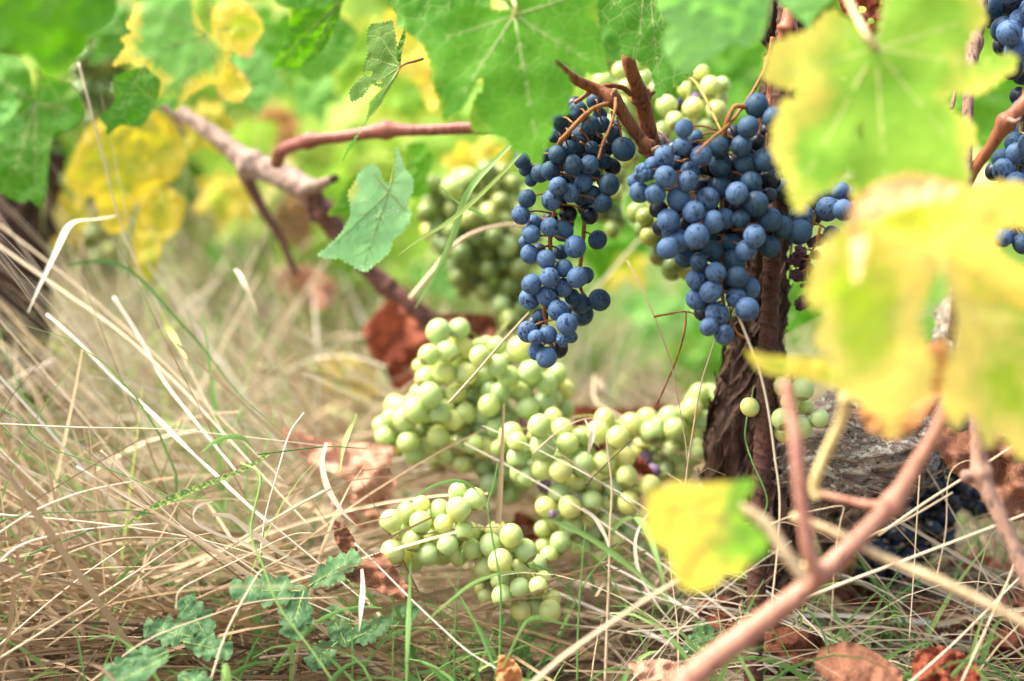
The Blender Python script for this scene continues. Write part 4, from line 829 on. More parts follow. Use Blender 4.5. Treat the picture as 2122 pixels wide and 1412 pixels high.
B = cr(1290, 180, 2.522, [(322, 218, 46, 0), (385, 262, 32, 1), (313, 310, 47, 0), (220, 362, 52, 0), (159, 412, 45, 1), (110, 450, 47, 0, 'wrinkled'), (62, 495, 36, 1), (88, 553, 50, 0), (172, 560, 52, 0), (226, 472, 54, 0), (340, 495, 52, 0), (355, 445, 50, 1), (275, 400, 38, 2, 'slate'), (345, 375, 45, 2, 'slate'), (412, 360, 52, 0), (503, 315, 52, 0, 'slate'),
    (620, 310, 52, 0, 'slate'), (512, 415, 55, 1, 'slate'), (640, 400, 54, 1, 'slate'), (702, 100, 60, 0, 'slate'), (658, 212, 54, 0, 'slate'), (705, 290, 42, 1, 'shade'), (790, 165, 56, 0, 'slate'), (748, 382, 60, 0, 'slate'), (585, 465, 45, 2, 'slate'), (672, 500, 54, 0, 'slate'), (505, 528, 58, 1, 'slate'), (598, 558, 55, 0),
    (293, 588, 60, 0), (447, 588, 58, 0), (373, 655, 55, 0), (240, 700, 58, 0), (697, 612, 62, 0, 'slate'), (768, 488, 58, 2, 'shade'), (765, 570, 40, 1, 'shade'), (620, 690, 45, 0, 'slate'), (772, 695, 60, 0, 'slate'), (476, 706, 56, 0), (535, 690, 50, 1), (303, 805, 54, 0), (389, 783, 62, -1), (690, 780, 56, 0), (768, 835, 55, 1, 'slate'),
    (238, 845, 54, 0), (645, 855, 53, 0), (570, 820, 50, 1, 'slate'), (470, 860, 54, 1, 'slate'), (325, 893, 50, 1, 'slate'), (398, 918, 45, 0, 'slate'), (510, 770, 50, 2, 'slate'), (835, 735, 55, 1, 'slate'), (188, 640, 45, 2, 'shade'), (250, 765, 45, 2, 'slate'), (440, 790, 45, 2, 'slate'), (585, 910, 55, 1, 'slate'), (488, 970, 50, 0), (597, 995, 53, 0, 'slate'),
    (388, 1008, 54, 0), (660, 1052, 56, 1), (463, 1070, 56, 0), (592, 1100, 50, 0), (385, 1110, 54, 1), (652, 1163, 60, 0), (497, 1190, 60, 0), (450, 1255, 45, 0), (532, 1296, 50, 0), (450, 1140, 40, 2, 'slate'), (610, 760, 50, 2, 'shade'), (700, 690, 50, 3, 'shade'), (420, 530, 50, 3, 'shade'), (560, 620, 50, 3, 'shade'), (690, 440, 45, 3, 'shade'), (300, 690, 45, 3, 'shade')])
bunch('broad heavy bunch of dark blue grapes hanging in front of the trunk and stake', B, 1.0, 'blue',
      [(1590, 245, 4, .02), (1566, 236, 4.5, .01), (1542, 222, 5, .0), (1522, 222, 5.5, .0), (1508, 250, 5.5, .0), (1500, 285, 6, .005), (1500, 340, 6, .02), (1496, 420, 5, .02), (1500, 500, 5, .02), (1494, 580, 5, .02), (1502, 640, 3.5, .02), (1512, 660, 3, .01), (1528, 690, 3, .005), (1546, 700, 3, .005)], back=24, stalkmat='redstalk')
C = cr(1290, 180, 2.522, [(845, 535, 52, 1, 'slate'), (880, 530, 38, 0, 'slate'), (905, 610, 45, 1, 'shade'), (932, 675, 62, 0), (925, 760, 62, 0, 'slate'), (1072, 640, 60, 0), (1155, 645, 52, 0), (1140, 545, 44, 0), (1192, 560, 36, 1), (1000, 590, 50, 1, 'slate'), (1060, 560, 45, 1, 'slate'), (1095, 775, 45, 1), (850, 590, 40, 2, 'shade'), (1005, 680, 40, 2, 'shade')])
bunch('small group of blue grapes half hidden by the large yellow leaf', C, 1.03, 'blue', [(1700, 380, 4, .01), (1690, 440, 4, .01), (1680, 480, 3, .01)])
RZ = cr(1290, 180, 2.522, [(900, 905, 34, 0), (930, 860, 30, 0), (948, 915, 36, 0), (905, 985, 30, 0), (940, 985, 34, 0), (985, 815, 24, 0), (1030, 800, 28, 1), (975, 945, 22, 1), (940, 1130, 34, 0), (925, 1150, 22, 0), (940, 1040, 12, 0), (1010, 880, 24, 1)])
bunch('withered cluster of shrivelled purple raisins hanging below the half hidden grapes', RZ, 1.02, 'raisin', [(1700, 470, 3, .0), (1692, 500, 3, .0), (1680, 530, 2.5, .0), (1672, 560, 2, 0), (1674, 600, 1.6, 0), (1662, 630, 1.6, 0)], stalkmat='redstalk')
Dg = [(2092, 69, 25, 0), (2078, 61, 24, 1, 'slate'), (2105, 105, 23, 0), (2079, 96, 20, 2, 'shade'), (2063, 14, 25, 1, 'slate'), (2102, 11, 22, 1, 'shade'), (2114, 42, 22, 0), (2098, 142, 22, 1, 'shade'), (2120, 150, 24, 1, 'slate'), (2058, 40, 20, 2, 'shade'), (2136, 80, 26, 0), (2140, 20, 26, 0), (2090, -18, 24, 0), (2134, 120, 24, 1), (2084, 36, 20, 2, 'shade')]
bunch('blue grapes cut by the top right corner', Dg, 1.03, 'blue', [(2110, -60, 5, .01), (2105, 20, 4, .01), (2112, 90, 3, .01)])
Eg = [(2104, 297, 21, 1, 'slate'), (2108, 318, 22, 0), (2080, 353, 22, 0), (2077, 330, 20, 1, 'slate'), (2060, 356, 18, 1, 'shade'), (2106, 378, 20, 0), (2118, 227, 22, 0, 'slate'), (2124, 262, 22, 1), (2122, 345, 20, 2, 'shade'), (2136, 300, 24, 0), (2140, 360, 24, 0), (2112, 200, 18, 1, 'shade'), (2138, 220, 22, 0), (2086, 380, 16, 1, 'slate')]
bunch('blue grapes at the right edge below the slanting red brown cane', Eg, 1.02, 'blue', [(2122, 180, 4, .01), (2116, 260, 4, .01), (2110, 340, 3, .01)])
bunch('three dark blue grapes seen through the gap in the golden leaf at the right edge', [(2078, 493, 18, 0), (2101, 488, 17, 1, 'slate'), (2120, 506, 20, 0, 'slate'), (2140, 490, 20, 1)], 1.02, 'blue', [(2100, 440, 3, 0), (2104, 470, 3, 0)])

def fill(poly, r, n, kind, layers=2, seed=1, jit=.12, extra=None):
    """berries spread through an outline, big gaps closed by a back layer"""
    rng = random.Random(seed); out = []
    x0 = min(p[0] for p in poly); x1 = max(p[0] for p in poly); y0 = min(p[1] for p in poly); y1 = max(p[1] for p in poly)
    for lay in range(layers):
        tries = 0; cnt = 0; cur = []
        while cnt < n // layers and tries < 4000:
            tries += 1; x = rng.uniform(x0, x1); y = rng.uniform(y0, y1)
            if not in_poly(x, y, poly): continue
            rr = r * rng.uniform(1 - jit, 1 + jit)
            if any((x - a) ** 2 + (y - b) ** 2 < (1.62 * r) ** 2 for a, b, *_ in cur): continue
            e = (x, y, rr, lay) + ((extra(rng),) if extra else ()); cur.append(e); cnt += 1
        out += cur
    return out
bunch('dark blue grapes with painted deep shade under the gnarled arm', [(1948, 972, 17, 0), (1933, 1008, 18, 0), (1879, 1110, 18, 0), (1847, 1102, 18, 0), (1899, 1124, 18, 0), (1933, 1097, 18, 0)] +
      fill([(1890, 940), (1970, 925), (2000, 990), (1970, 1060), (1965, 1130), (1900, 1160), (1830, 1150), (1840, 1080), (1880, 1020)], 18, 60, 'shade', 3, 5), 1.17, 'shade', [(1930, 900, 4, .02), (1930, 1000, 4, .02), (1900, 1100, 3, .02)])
bunch('lowest shade-darkened grapes resting on the ground by the thick pink shoot', fill([(1790, 1130), (1850, 1140), (1880, 1180), (1830, 1200), (1780, 1200)], 18, 16, 'shade', 2, 6), 1.15, 'shade', [(1840, 1120, 3, .02), (1820, 1170, 3, .02)])
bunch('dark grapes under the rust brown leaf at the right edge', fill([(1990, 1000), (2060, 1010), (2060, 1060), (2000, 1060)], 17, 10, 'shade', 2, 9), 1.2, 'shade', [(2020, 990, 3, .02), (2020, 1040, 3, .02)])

# pale grapes ----------------------------------------------------------
W1 = cr(600, 600, 3.53, [(1090, 308, 88, 0), (1240, 290, 75, 1), (1020, 480, 75, 0), (1155, 455, 78, 0), (1265, 430, 78, 1), (1130, 610, 78, 0), (1290, 620, 78, 0), (1395, 490, 75, 0), (1390, 420, 60, 2), (1515, 415, 65, 1), (1520, 560, 75, 0), (1605, 640, 78, 0), (1760, 605, 82, 0), (1690, 440, 90, 1), (1880, 685, 75, 0), (1420, 630, 75, 1),
    (1545, 755, 72, 0), (1690, 755, 72, 1), (1000, 650, 80, 1), (1030, 775, 88, 0), (920, 885, 92, 0), (850, 950, 88, 0), (1095, 905, 80, 0), (1220, 760, 72, 1), (1290, 910, 75, 1), (1200, 960, 70, 1), (1460, 850, 78, 0), (1425, 930, 78, 1), (1745, 870, 78, 0), (1860, 840, 80, 1), (1515, 1010, 70, 1), (870, 1120, 78, 0), (1090, 1080, 80, 0),
    (1350, 1135, 70, 0), (1240, 1130, 75, 1), (700, 1080, 70, 1), (770, 850, 76, 2), (740, 940, 60, 1), (680, 1000, 68, 2), (1060, 540, 65, 1), (1960, 620, 75, 1), (2000, 740, 80, 2), (2010, 880, 70, 2), (1460, 740, 60, 1), (1620, 930, 60, 2), (1350, 780, 62, 2), (1360, 1030, 60, 2), (1180, 840, 62, 2), (960, 1020, 62, 2), (1560, 880, 55, 2), (950, 560, 50, 2), (1820, 520, 60, 2), (1480, 1140, 55, 2), (1380, 930, 65, 2)])
bunch('upper heap of pale green grapes under the tip of the slender blue bunch', W1, 1.17, 'white', [(1060, 660, 5, .05), (1000, 740, 5, .03), (960, 820, 5, .02), (900, 900, 4, .02)], pedicel=True, back=40, dstep=.014)
bunch('shaded pale grapes filling the underside of the upper heap', fill([(800, 850), (900, 820), (1030, 830), (1075, 900), (1100, 1010), (1060, 1030), (960, 965), (850, 955), (790, 925)], 21, 50, 'white', 2, 31), 1.2, 'white', [(960, 800, 4, .03), (950, 880, 4, .03)])
W2 = cr(600, 600, 3.53, [(1830, 1000, 82, 0), (1855, 1145, 92, 0), (2035, 1135, 78, 0), (1995, 1020, 75, 1), (1620, 1060, 82, 1), (1665, 1115, 68, 0), (1665, 1235, 75, 0), (1530, 1160, 60, 2), (1690, 1340, 75, 1), (1740, 1370, 70, 0), (1850, 1310, 80, 0), (1985, 1325, 80, 0), (1930, 930, 60, 2)]) + \
     cr(1100, 720, 3.07, [(430, 540, 72, 0), (555, 575, 70, 0), (470, 460, 66, 1), (325, 745, 75, 0), (470, 730, 70, 0), (590, 705, 70, 1), (610, 820, 66, 0), (405, 855, 70, 1), (290, 860, 62, 1), (180, 925, 68, 0), (90, 885, 42, 1, 'wpurple'), (535, 890, 62, 1), (95, 1015, 62, 0), (250, 1015, 72, 0), (385, 985, 70, 0),
     (622, 990, 70, 0), (255, 1145, 68, 0), (495, 1110, 60, 1), (360, 1090, 58, 1), (190, 1240, 65, 0), (75, 1155, 50, 1), (85, 1265, 52, 1), (115, 1325, 55, 0), (400, 1170, 60, 1), (545, 1230, 62, 1), (320, 1280, 60, 1), (630, 1180, 60, 2), (440, 1320, 60, 1), (140, 1060, 24, -1, 'wpurple'), (700, 1090, 60, 2), (560, 1340, 55, 2), (690, 1290, 60, 2), (20, 640, 55, 2), (660, 900, 55, 2), (480, 1000, 55, 2), (760, 885, 70, 0)])
bunch('long trailing bunch of pale green grapes running down the middle of the heap', W2, 1.13, 'white', [(1150, 840, 5, .03), (1160, 960, 5, .02), (1190, 1040, 5, .02), (1150, 1120, 4, .01), (1130, 1150, 3, .0)], back=40, dstep=.014)
W3 = cr(1100, 720, 3.07, [(640, 500, 75, 1), (885, 450, 70, 1), (920, 525, 70, 0), (1025, 390, 62, 0), (1075, 300, 66, 1), (1115, 465, 58, 0), (1185, 390, 50, 1), (1200, 310, 60, 1), (770, 540, 70, 1), (885, 650, 58, 0), (1040, 685, 68, 0), (975, 780, 58, 1), (855, 790, 55, 1), (780, 790, 46, 0, 'purple'), (700, 640, 60, 2), (830, 610, 55, 2), (1000, 520, 60, 2), (1080, 600, 55, 2), (740, 450, 60, 2), (730, 700, 40, 1, 'wpurple'), (960, 660, 50, 2)])
bunch('pale yellow green grapes heaped against the left side of the trunk', W3, 1.19, 'white', [(1480, 800, 5, .03), (1420, 860, 5, .02), (1380, 900, 4, .02), (1400, 960, 4, .02)], back=40, dstep=.014)
W4 = cr(700, 950, 3.031, [(335, 395, 68, 0), (520, 405, 68, 0), (525, 290, 55, 1), (755, 210, 55, 1), (860, 260, 68, 0), (760, 320, 72, 0), (640, 325, 62, 1), (665, 415, 60, 0), (795, 455, 60, 0), (460, 520, 58, 0), (345, 590, 72, 0), (570, 605, 68, 0), (690, 545, 65, 0), (840, 570, 62, 1), (960, 545, 70, 0), (1020, 650, 75, -1), (1090, 485, 70, 0),
    (1180, 580, 70, 0), (925, 690, 66, 1), (1140, 690, 58, 1), (1145, 815, 62, 0), (1260, 805, 58, 0), (1035, 865, 68, 0), (1020, 765, 60, 1), (1210, 700, 60, 2), (920, 820, 55, 2), (1290, 760, 50, 1), (1330, 960, 70, 0), (1150, 960, 60, 1), (1350, 880, 50, 1), (480, 650, 60, 2), (600, 500, 55, 2), (760, 620, 55, 2), (1080, 600, 55, 2), (1240, 900, 55, 2), (880, 470, 50, 2), (950, 910, 50, 2)])
bunch('lowest bunch of pale green grapes lying in the straw', W4, 1.075, 'white', [(1040, 1080, 4, .03), (980, 1110, 5, .02), (920, 1110, 4, .02), (830, 1100, 4, .02)], back=40, dstep=.013)
W5 = cr(1500, 380, 2.521, [(413, 1075, 56, 0), (345, 1145, 46, 0), (300, 1060, 50, 1), (425, 1170, 38, 1), (500, 1230, 46, 0), (305, 1233, 55, 0), (398, 1278, 60, 0), (315, 1300, 50, 1)])
bunch('small pale grape cluster resting where the gnarled arm meets the trunk', W5, 1.03, 'white', [(1640, 770, 3, .02), (1645, 830, 3, .02), (1650, 880, 3, .02)])
bunch('single pale green grape hanging beside the stake in front of the trunk', [(1554, 844, 19, 0)], 1.04, 'white', [(1562, 800, 2, .0), (1556, 836, 2, .0)], cat='grape')
W6 = cr(1200, 0, 3.53, [(310, 520, 65, 0), (640, 775, 75, 0), (835, 795, 75, 0), (1005, 810, 75, 0), (960, 640, 75, 0), (700, 885, 65, 0), (930, 930, 65, 0), (890, 530, 60, 1), (1050, 620, 55, 1), (1030, 720, 60, 1), (350, 640, 60, 0), (490, 570, 55, 1), (730, 770, 45, 1, 'shade'), (620, 950, 65, 1), (560, 660, 60, 1), (820, 900, 55, 2), (780, 660, 55, 2), (850, 730, 50, 2, 'purple')])
bunch('pale green grapes in soft focus just above the broad blue bunch', W6, 1.17, 'white', [(1440, 110, 4, .02), (1430, 180, 4, .02), (1420, 240, 3, .02)])
bunch('blurred pale grapes behind the stout brown cane', fill([(1240, 90), (1290, 110), (1330, 200), (1340, 300), (1300, 330), (1260, 260), (1245, 180)], 19, 36, 'white', 2, 11), 1.22, 'white', [(1270, 60, 4, .02), (1290, 150, 4, .02), (1300, 250, 3, .02)])
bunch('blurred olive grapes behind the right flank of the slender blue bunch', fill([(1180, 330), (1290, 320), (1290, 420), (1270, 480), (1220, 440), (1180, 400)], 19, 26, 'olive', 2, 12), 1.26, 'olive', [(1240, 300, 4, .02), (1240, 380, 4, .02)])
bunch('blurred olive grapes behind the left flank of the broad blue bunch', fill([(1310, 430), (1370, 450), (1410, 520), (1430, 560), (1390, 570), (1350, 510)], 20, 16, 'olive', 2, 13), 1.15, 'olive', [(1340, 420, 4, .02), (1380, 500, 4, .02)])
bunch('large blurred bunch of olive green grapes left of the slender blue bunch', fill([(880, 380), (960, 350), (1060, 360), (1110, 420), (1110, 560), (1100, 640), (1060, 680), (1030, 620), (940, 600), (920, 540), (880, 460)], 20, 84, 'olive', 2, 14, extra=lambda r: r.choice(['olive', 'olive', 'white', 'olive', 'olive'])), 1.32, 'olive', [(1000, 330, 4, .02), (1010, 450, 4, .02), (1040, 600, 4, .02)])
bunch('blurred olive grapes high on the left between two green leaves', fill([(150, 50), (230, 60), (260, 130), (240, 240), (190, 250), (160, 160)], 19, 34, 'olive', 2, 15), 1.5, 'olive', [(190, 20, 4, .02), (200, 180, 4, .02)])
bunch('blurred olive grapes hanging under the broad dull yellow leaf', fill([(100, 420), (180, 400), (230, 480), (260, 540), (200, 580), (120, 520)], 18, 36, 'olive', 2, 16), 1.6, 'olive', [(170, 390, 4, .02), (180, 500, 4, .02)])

# ------------------------------------------------------------------ grass
def arc(p0, dirv, L, droop, n=8, wob=.0, kink=0):
    """a blade that starts along dirv and bends over"""
    out = [Vector(p0)]; d = Vector(dirv).normalized(); p = Vector(p0); st = L / n
    kk = random.randint(2, n - 1) if kink else -1
    for i in range(n):
        d = (d + Vector((U_(-wob, wob), U_(-wob, wob), -droop * (i + 1) / n))).normalized()
        if i == kk: d = (d + Vector((U_(-kink, kink), U_(-kink, kink), U_(-kink, kink * .3)))).normalized()
        p = p + d * st
        if p.z < .002: p.z = .002 + rnd() * .004
        out.append(p.copy())
    return out
def G(px, py, z=0.0):
    a = R(TILT) + math.atan((py - 706) * K); a = max(a, R(1.0))
    # ray through the pixel to height z
    v = CF + Vector((1, 0, 0)) * ((px - 1061) * K) + CU * ((706 - py) * K)
    t = (z - CAMH) / v.z if v.z < -1e-4 else 50
    return Vector((0, 0, CAMH)) + v * t
def rside():
    return Vector((U_(-1, 1), U_(-.5, .5), U_(-1, 1))).normalized()
def colw(lo, hi): return min(1, max(0, random.triangular(lo, hi, (lo + hi) / 2)))
def colp(lo, hi, p): return min(1, max(0, random.triangular(lo, hi, (lo + hi) / 2) + .95 * noise.noise(Vector((p.x * 5.5, p.y * 5.5, 1.3)))))  # old grey and pale patches, also painted shade between the straws

# 1. dry grass combed to the left
b = Blades()
for i in range(6000):
    d_ = U_(.0, 1.0) ** 1.25
    y = .97 + d_ * 1.7; x = U_(-1.25 - .35 * d_, -.02 + .12 * d_)
    if x > -.2 - .12 * (1 - d_) and y < 1.35 and rnd() < .75: continue
    p0 = Vector((x, y, gz(x, y)))
    lean = U_(.3, 1.5) if rnd() < .82 else U_(-.6, .3); dv = Vector((-lean, U_(-.35, .35), 1)); L = U_(.18, .5)
    if y > 1.5: L *= .75
    if lean < .4: L *= .6
    if x > -.35 and y < 1.3: L *= .75
    w = random.choice([.0004, .0005, .0006, .0008, .0011, .0011, .0016, .0024])
    pts = arc(p0, dv, L, U_(-.04, .08) if rnd() < .82 else U_(.2, .5), 8, .02, kink=.8 if rnd() < .22 else 0)
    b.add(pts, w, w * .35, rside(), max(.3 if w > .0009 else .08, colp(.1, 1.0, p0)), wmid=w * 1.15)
for i in range(700):
    y = U_(1.04, 1.7); x = U_(-1.15, -.12); p0 = Vector((x, y, gz(x, y))); w = random.choice([.0004, .0006, .0008, .0011])
    b.add(arc(p0, Vector((-U_(.5, 1.5), U_(-.2, .2), 1)), U_(.38, .62), U_(-.03, .08), 10, .025, kink=.7 if rnd() < .2 else 0), w, w * .3, rside(), colw(.4, 1.2), wmid=w)
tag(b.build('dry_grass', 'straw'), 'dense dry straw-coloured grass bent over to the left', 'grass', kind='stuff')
# 2. litter tangle near the ground everywhere close
b = Blades()
for i in range(5200):
    x = U_(-.9, .62); y = .98 + (U_(0, 1) ** 1.4) * 1.05
    if -.17 < x < .2 and .99 < y < 1.25 and rnd() < .6: continue
    a = U_(0, 6.28); h = U_(0, .05 if x < -.18 else .025)
    p0 = Vector((x, y, gz(x, y) + h)); L = U_(.05, .22)
    dv = Vector((math.cos(a), math.sin(a), U_(-.1, .45)))
    w = random.choice([.0006, .0008, .0011, .0016, .0024])
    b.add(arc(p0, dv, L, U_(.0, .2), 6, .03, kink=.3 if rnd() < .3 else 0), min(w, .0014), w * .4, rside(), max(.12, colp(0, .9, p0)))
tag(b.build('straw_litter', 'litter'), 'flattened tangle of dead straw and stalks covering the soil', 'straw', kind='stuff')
b = Blades()
for i in range(3400):
    x = U_(-.8, .2) if rnd() < .87 else U_(.1, .6); y = .985 + (U_(0, 1) ** 1.3) * .7
    if -.2 < x < .2 and .97 < y < 1.25 and rnd() < (.6 if y < 1.03 and x < -.02 else .88): continue
    a = U_(-.9, .9) + (3.14 if rnd() < .7 else 0); p0 = Vector((x, y, gz(x, y) + U_(0, .07 if x < -.1 else .035))); w = random.choice([.0006, .0008, .0011, .0016, .0024])
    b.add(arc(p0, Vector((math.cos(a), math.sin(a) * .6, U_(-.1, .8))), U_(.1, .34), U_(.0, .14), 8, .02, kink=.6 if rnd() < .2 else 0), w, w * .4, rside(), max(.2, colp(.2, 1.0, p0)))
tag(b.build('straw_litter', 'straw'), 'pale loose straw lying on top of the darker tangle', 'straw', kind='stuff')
# taller, looser grass farther back, half green
b = Blades(); b2 = Blades()
for i in range(3600):
    y = U_(1.35, 2.7); x = U_(-1.5, .12 if y < 1.8 else .5)
    if rnd() < .25: x = U_(-.6, -.1)
    p0 = Vector((x, y, gz(x, y))); dv = Vector((U_(-1.0, .5), U_(-.3, .3), 1)); w = random.choice([.0008, .0012, .0018, .0028])
    L = U_(.14, .4) * (1 if x < -.3 else .7)
    (b if rnd() < .5 else b2).add(arc(p0, dv, L, U_(.0, .5), 8, .05, kink=.8 if rnd() < .3 else 0), w, w * .3, rside(), colw(.35, 1.2), wmid=w * 1.1)
tag(b.build('dry_grass', 'straw'), 'taller loose dry grass farther back, out of focus', 'grass', kind='stuff')
tag(b2.build('green_grass', 'field'), 'taller pale green grass farther back, out of focus', 'grass', kind='stuff')
# 3. thin upright bents on the right
b = Blades()
for i in range(520):
    x = U_(.05, .62); y = U_(.9, 1.45)
    if x < .3 and y < 1.15 and rnd() < .7: continue
    p0 = Vector((x, y, gz(x, y))); dv = Vector((U_(-.9, .9), U_(-.3, .3), 1)); w = random.choice([.0005, .0006, .0008, .0011])
    b.add(arc(p0, dv, U_(.08, .26), U_(.02, .6), 9, .05), w, w * .35, rside(), colw(.2, 1))
tag(b.build('dry_grass', 'straw'), 'thin arching dry grass stems on the right below the yellow leaves', 'grass', kind='stuff')
# 4. fresh green grass
b = Blades()
for i in range(620):
    r = rnd()
    if r < .68: x = U_(-.36, .02); y = U_(.95, 1.08); L = U_(.05, .15)
    if r < .68 and x > -.08: L *= .45
    elif r < .8: x = U_(-.7, .5); y = U_(.9, 1.4); L = U_(.05, .14)
    else: x = U_(.1, .45); y = U_(.9, 1.3); L = U_(.05, .16)
    p0 = Vector((x, y, gz(x, y))); dv = Vector((U_(-.8, .8), U_(-.3, .3), 1)); w = random.choice([.0007, .001, .0014, .002])
    b.add(arc(p0, dv, L, U_(.02, .5), 8, .05), w, w * .2, rside(), colw(0, 1), wmid=w * 1.1)
for i in range(900):
    x = U_(-1.5, .15); y = U_(1.35, 2.9); p0 = Vector((x, y, gz(x, y))); dv = Vector((U_(-1.3, .5), U_(-.3, .3), 1)); w = random.choice([.001, .0014, .002])
    b.add(arc(p0, dv, U_(.14, .38), U_(.02, .4), 8, .05), w, w * .2, rside(), colw(.2, 1.1), wmid=w * 1.1)
for i in range(420):
    x = U_(-1.0, -.15); y = U_(1.0, 1.5); p0 = Vector((x, y, gz(x, y))); dv = Vector((U_(-1.6, .3), U_(-.3, .3), 1)); w = random.choice([.0006, .0009, .0014, .002])
    b.add(arc(p0, dv, U_(.12, .34), U_(.0, .4), 9, .05, kink=.6 if rnd() < .2 else 0), w, w * .2, rside(), colw(.0, 1.1), wmid=w * 1.1)
tag(b.build('green_grass', 'fresh'), 'thin fresh green grass blades growing up through the straw', 'grass', kind='stuff')
# 5. meadow behind, fading out of focus
b = Blades()
for i in range(15000):
    t = rnd(); y = 1.9 + 5.5 * t ** 1.3; hw = y * .48 + .2; x = U_(-hw, hw)
    if x < -.15 and y < 2.4: continue
    p0 = Vector((x, y, 0)); dv = Vector((U_(-.6, .6), U_(-.5, .5), 1)); w = U_(.0016, .004) * (1 + .25 * (y - 2))
    patch = noise.noise(Vector((x * 1.1, y * .6, 7)))
    b.add(arc(p0, dv, U_(.08, .26), U_(.1, .9), 4, .05), w, w * .2, Vector((1, U_(-.5, .5), U_(-.4, .4))), min(1, max(0, .42 + patch * .9 + U_(-.25, .25))))
tag(b.build('meadow_grass', 'field'), 'bright yellow green grass between the vine rows, far out of focus', 'grass', kind='stuff')

# far vine row: each vine a trunk and a crown of lobed leaves
def far_vine(x, y, h, wdt, label, n=900, tall=1.0, matn='farleaf'):
    root = thing('grape_vine', (x, y, 0), label, 'grapevine', None)
    V, F = tube_geo([(x, y, -.02, .035), (x + .03, y, h * .3, .028), (x - .02, y, h * .55, .024)], n=6, sides=12, furrow=.004, bump=.004, bfreq=20); mesh('trunk', V, F, M['bark'], root)
    V, F, A_ = [], [], []
    clumps = [(x + U_(-.5, .5) * wdt, y + U_(-.22, .22), h * U_(.3, 1.0), U_(.12, .24)) for _ in range(12)]
    for i in range(n):
        cx, cy, cz, r = random.choice(clumps); v = Vector((random.gauss(0, 1), random.gauss(0, 1), random.gauss(0, 1))).normalized() * r * rnd() ** .4
        c = Vector((cx, cy, cz)) + v; s_ = U_(.035, .065)
        nrm = (Vector((U_(-1, 1), -1 + U_(-.6, .6), U_(-.2, 1.2)))).normalized(); tx = nrm.cross(Vector((U_(-.3, .3), 0, 1))).normalized(); ty = nrm.cross(tx)
        b0 = len(V); V.append(c); a = min(1, max(0, random.gauss(.45, .22)))
        k = 10
        for j in range(k):
            an = 2 * math.pi * j / k; rr = s_ * (1 if j % 2 == 0 else .68) * (.3 if j == 0 else 1)
            V.append(c + tx * rr * math.sin(an) - ty * rr * math.cos(an) + nrm * .012 * math.cos(2 * an) - nrm * .1 * rr)
        for j in range(k): F.append((b0, b0 + 1 + j, b0 + 1 + (j + 1) % k))
        A_ += [a] * (k + 1)
    mesh('crown', V, F, M[matn], root, attrs={'rnd': A_}, smooth=False)
names = ['leftmost', 'second', 'third', 'fourth', 'fifth', 'sixth', 'rightmost']
for i in range(7):
    far_vine(-3.6 + i * 1.2 + U_(-.1, .1), 6.6 + U_(-.15, .15), 1.45, 1.4, '%s blurred green grapevine %s' % (names[i], 'of the far row' if i in (0, 6) else 'from the left in the far row'), n=1400)
far_vine(-.95, 2.5, .62, .8, 'bushy grapevine in soft focus behind the leaves at the top left', n=420)
far_vine(1.05, 2.3, .75, .7, 'bushy grapevine in soft focus behind the grapes at the right edge', n=420)
far_vine(.36, 3.0, .8, .8, 'bushy grapevine in soft focus behind the trunk and stake', n=420)

M['shadeleaf'] = grass_mat('shaded vine leaves', [(0, (.03, .06, .012)), (.4, (.09, .13, .02)), (.75, (.2, .24, .04)), (1, (.42, .34, .06))], .35)  # darker copy of the distant vine leaves, shade painted into the colours
for i, nm_ in enumerate(['first', 'second', 'third', 'fourth', 'fifth', 'sixth']):
    far_vine(-1.75 + i * .68, 3.35 + U_(-.15, .15), 1.05, 1.0, '%s lime green grapevine from the left in the blurred row behind the meadow' % nm_, n=700)
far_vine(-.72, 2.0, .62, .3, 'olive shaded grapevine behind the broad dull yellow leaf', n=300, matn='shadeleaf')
far_vine(-.38, 1.9, .66, .5, 'pale green grapevine in soft focus behind the weathered old branch', n=260)
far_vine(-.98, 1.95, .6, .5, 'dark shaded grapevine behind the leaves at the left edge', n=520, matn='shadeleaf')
# ------------------------------------------------------------------ traced single stems
def stem_thing(label, pts, w, a, mat='straw', name='dry_straw', flat=False, cat='straw', spik=(), wmid=None):
    """pts (px,py,d); w half width in px"""
    root = thing(name, P(*pts[0]), label, cat)
    q = catmull([(p[0], p[1], p[2]) for p in pts], 7)
    W3_ = [P(*p) for p in q]; s = K * pts[0][2]
    if flat:
        bb = Blades(); sd3 = Vector((0, 0, 1)) if abs(pts[-1][0] - pts[0][0]) > abs(pts[-1][1] - pts[0][1]) else Vector((1, 0, 0))
        bb.add(W3_, w * s * .4, w * s * .1, sd3 + Vector((0, -.3, 0)), a, wmid=(wmid or w) * s); bb.build('blade', mat, root)
    else:
        N = len(W3_); V, F = tube_geo([(p.x, p.y, p.z, w * s * (1 - .45 * i / N)) for i, p in enumerate(W3_)], n=1, sides=6)
        mesh('stem', V, F, M[mat], root, attrs={'rnd': [a] * len(V)})
    for (x, y, x2, y2, ww) in spik:
        bb = Blades(); dd = pts[0][2]; pp = [P(x + (x2 - x) * f, y + (y2 - y) * f, dd - .004 * math.sin(f * 3.14)) for f in np.linspace(0, 1, 7)]
        bb.add(pp, ww * s * .2, ww * s * .05, Vector((1, 0, .2)), .85, wmid=ww * s, fold=.7); bb.build('spikelet', mat, root)
    return root
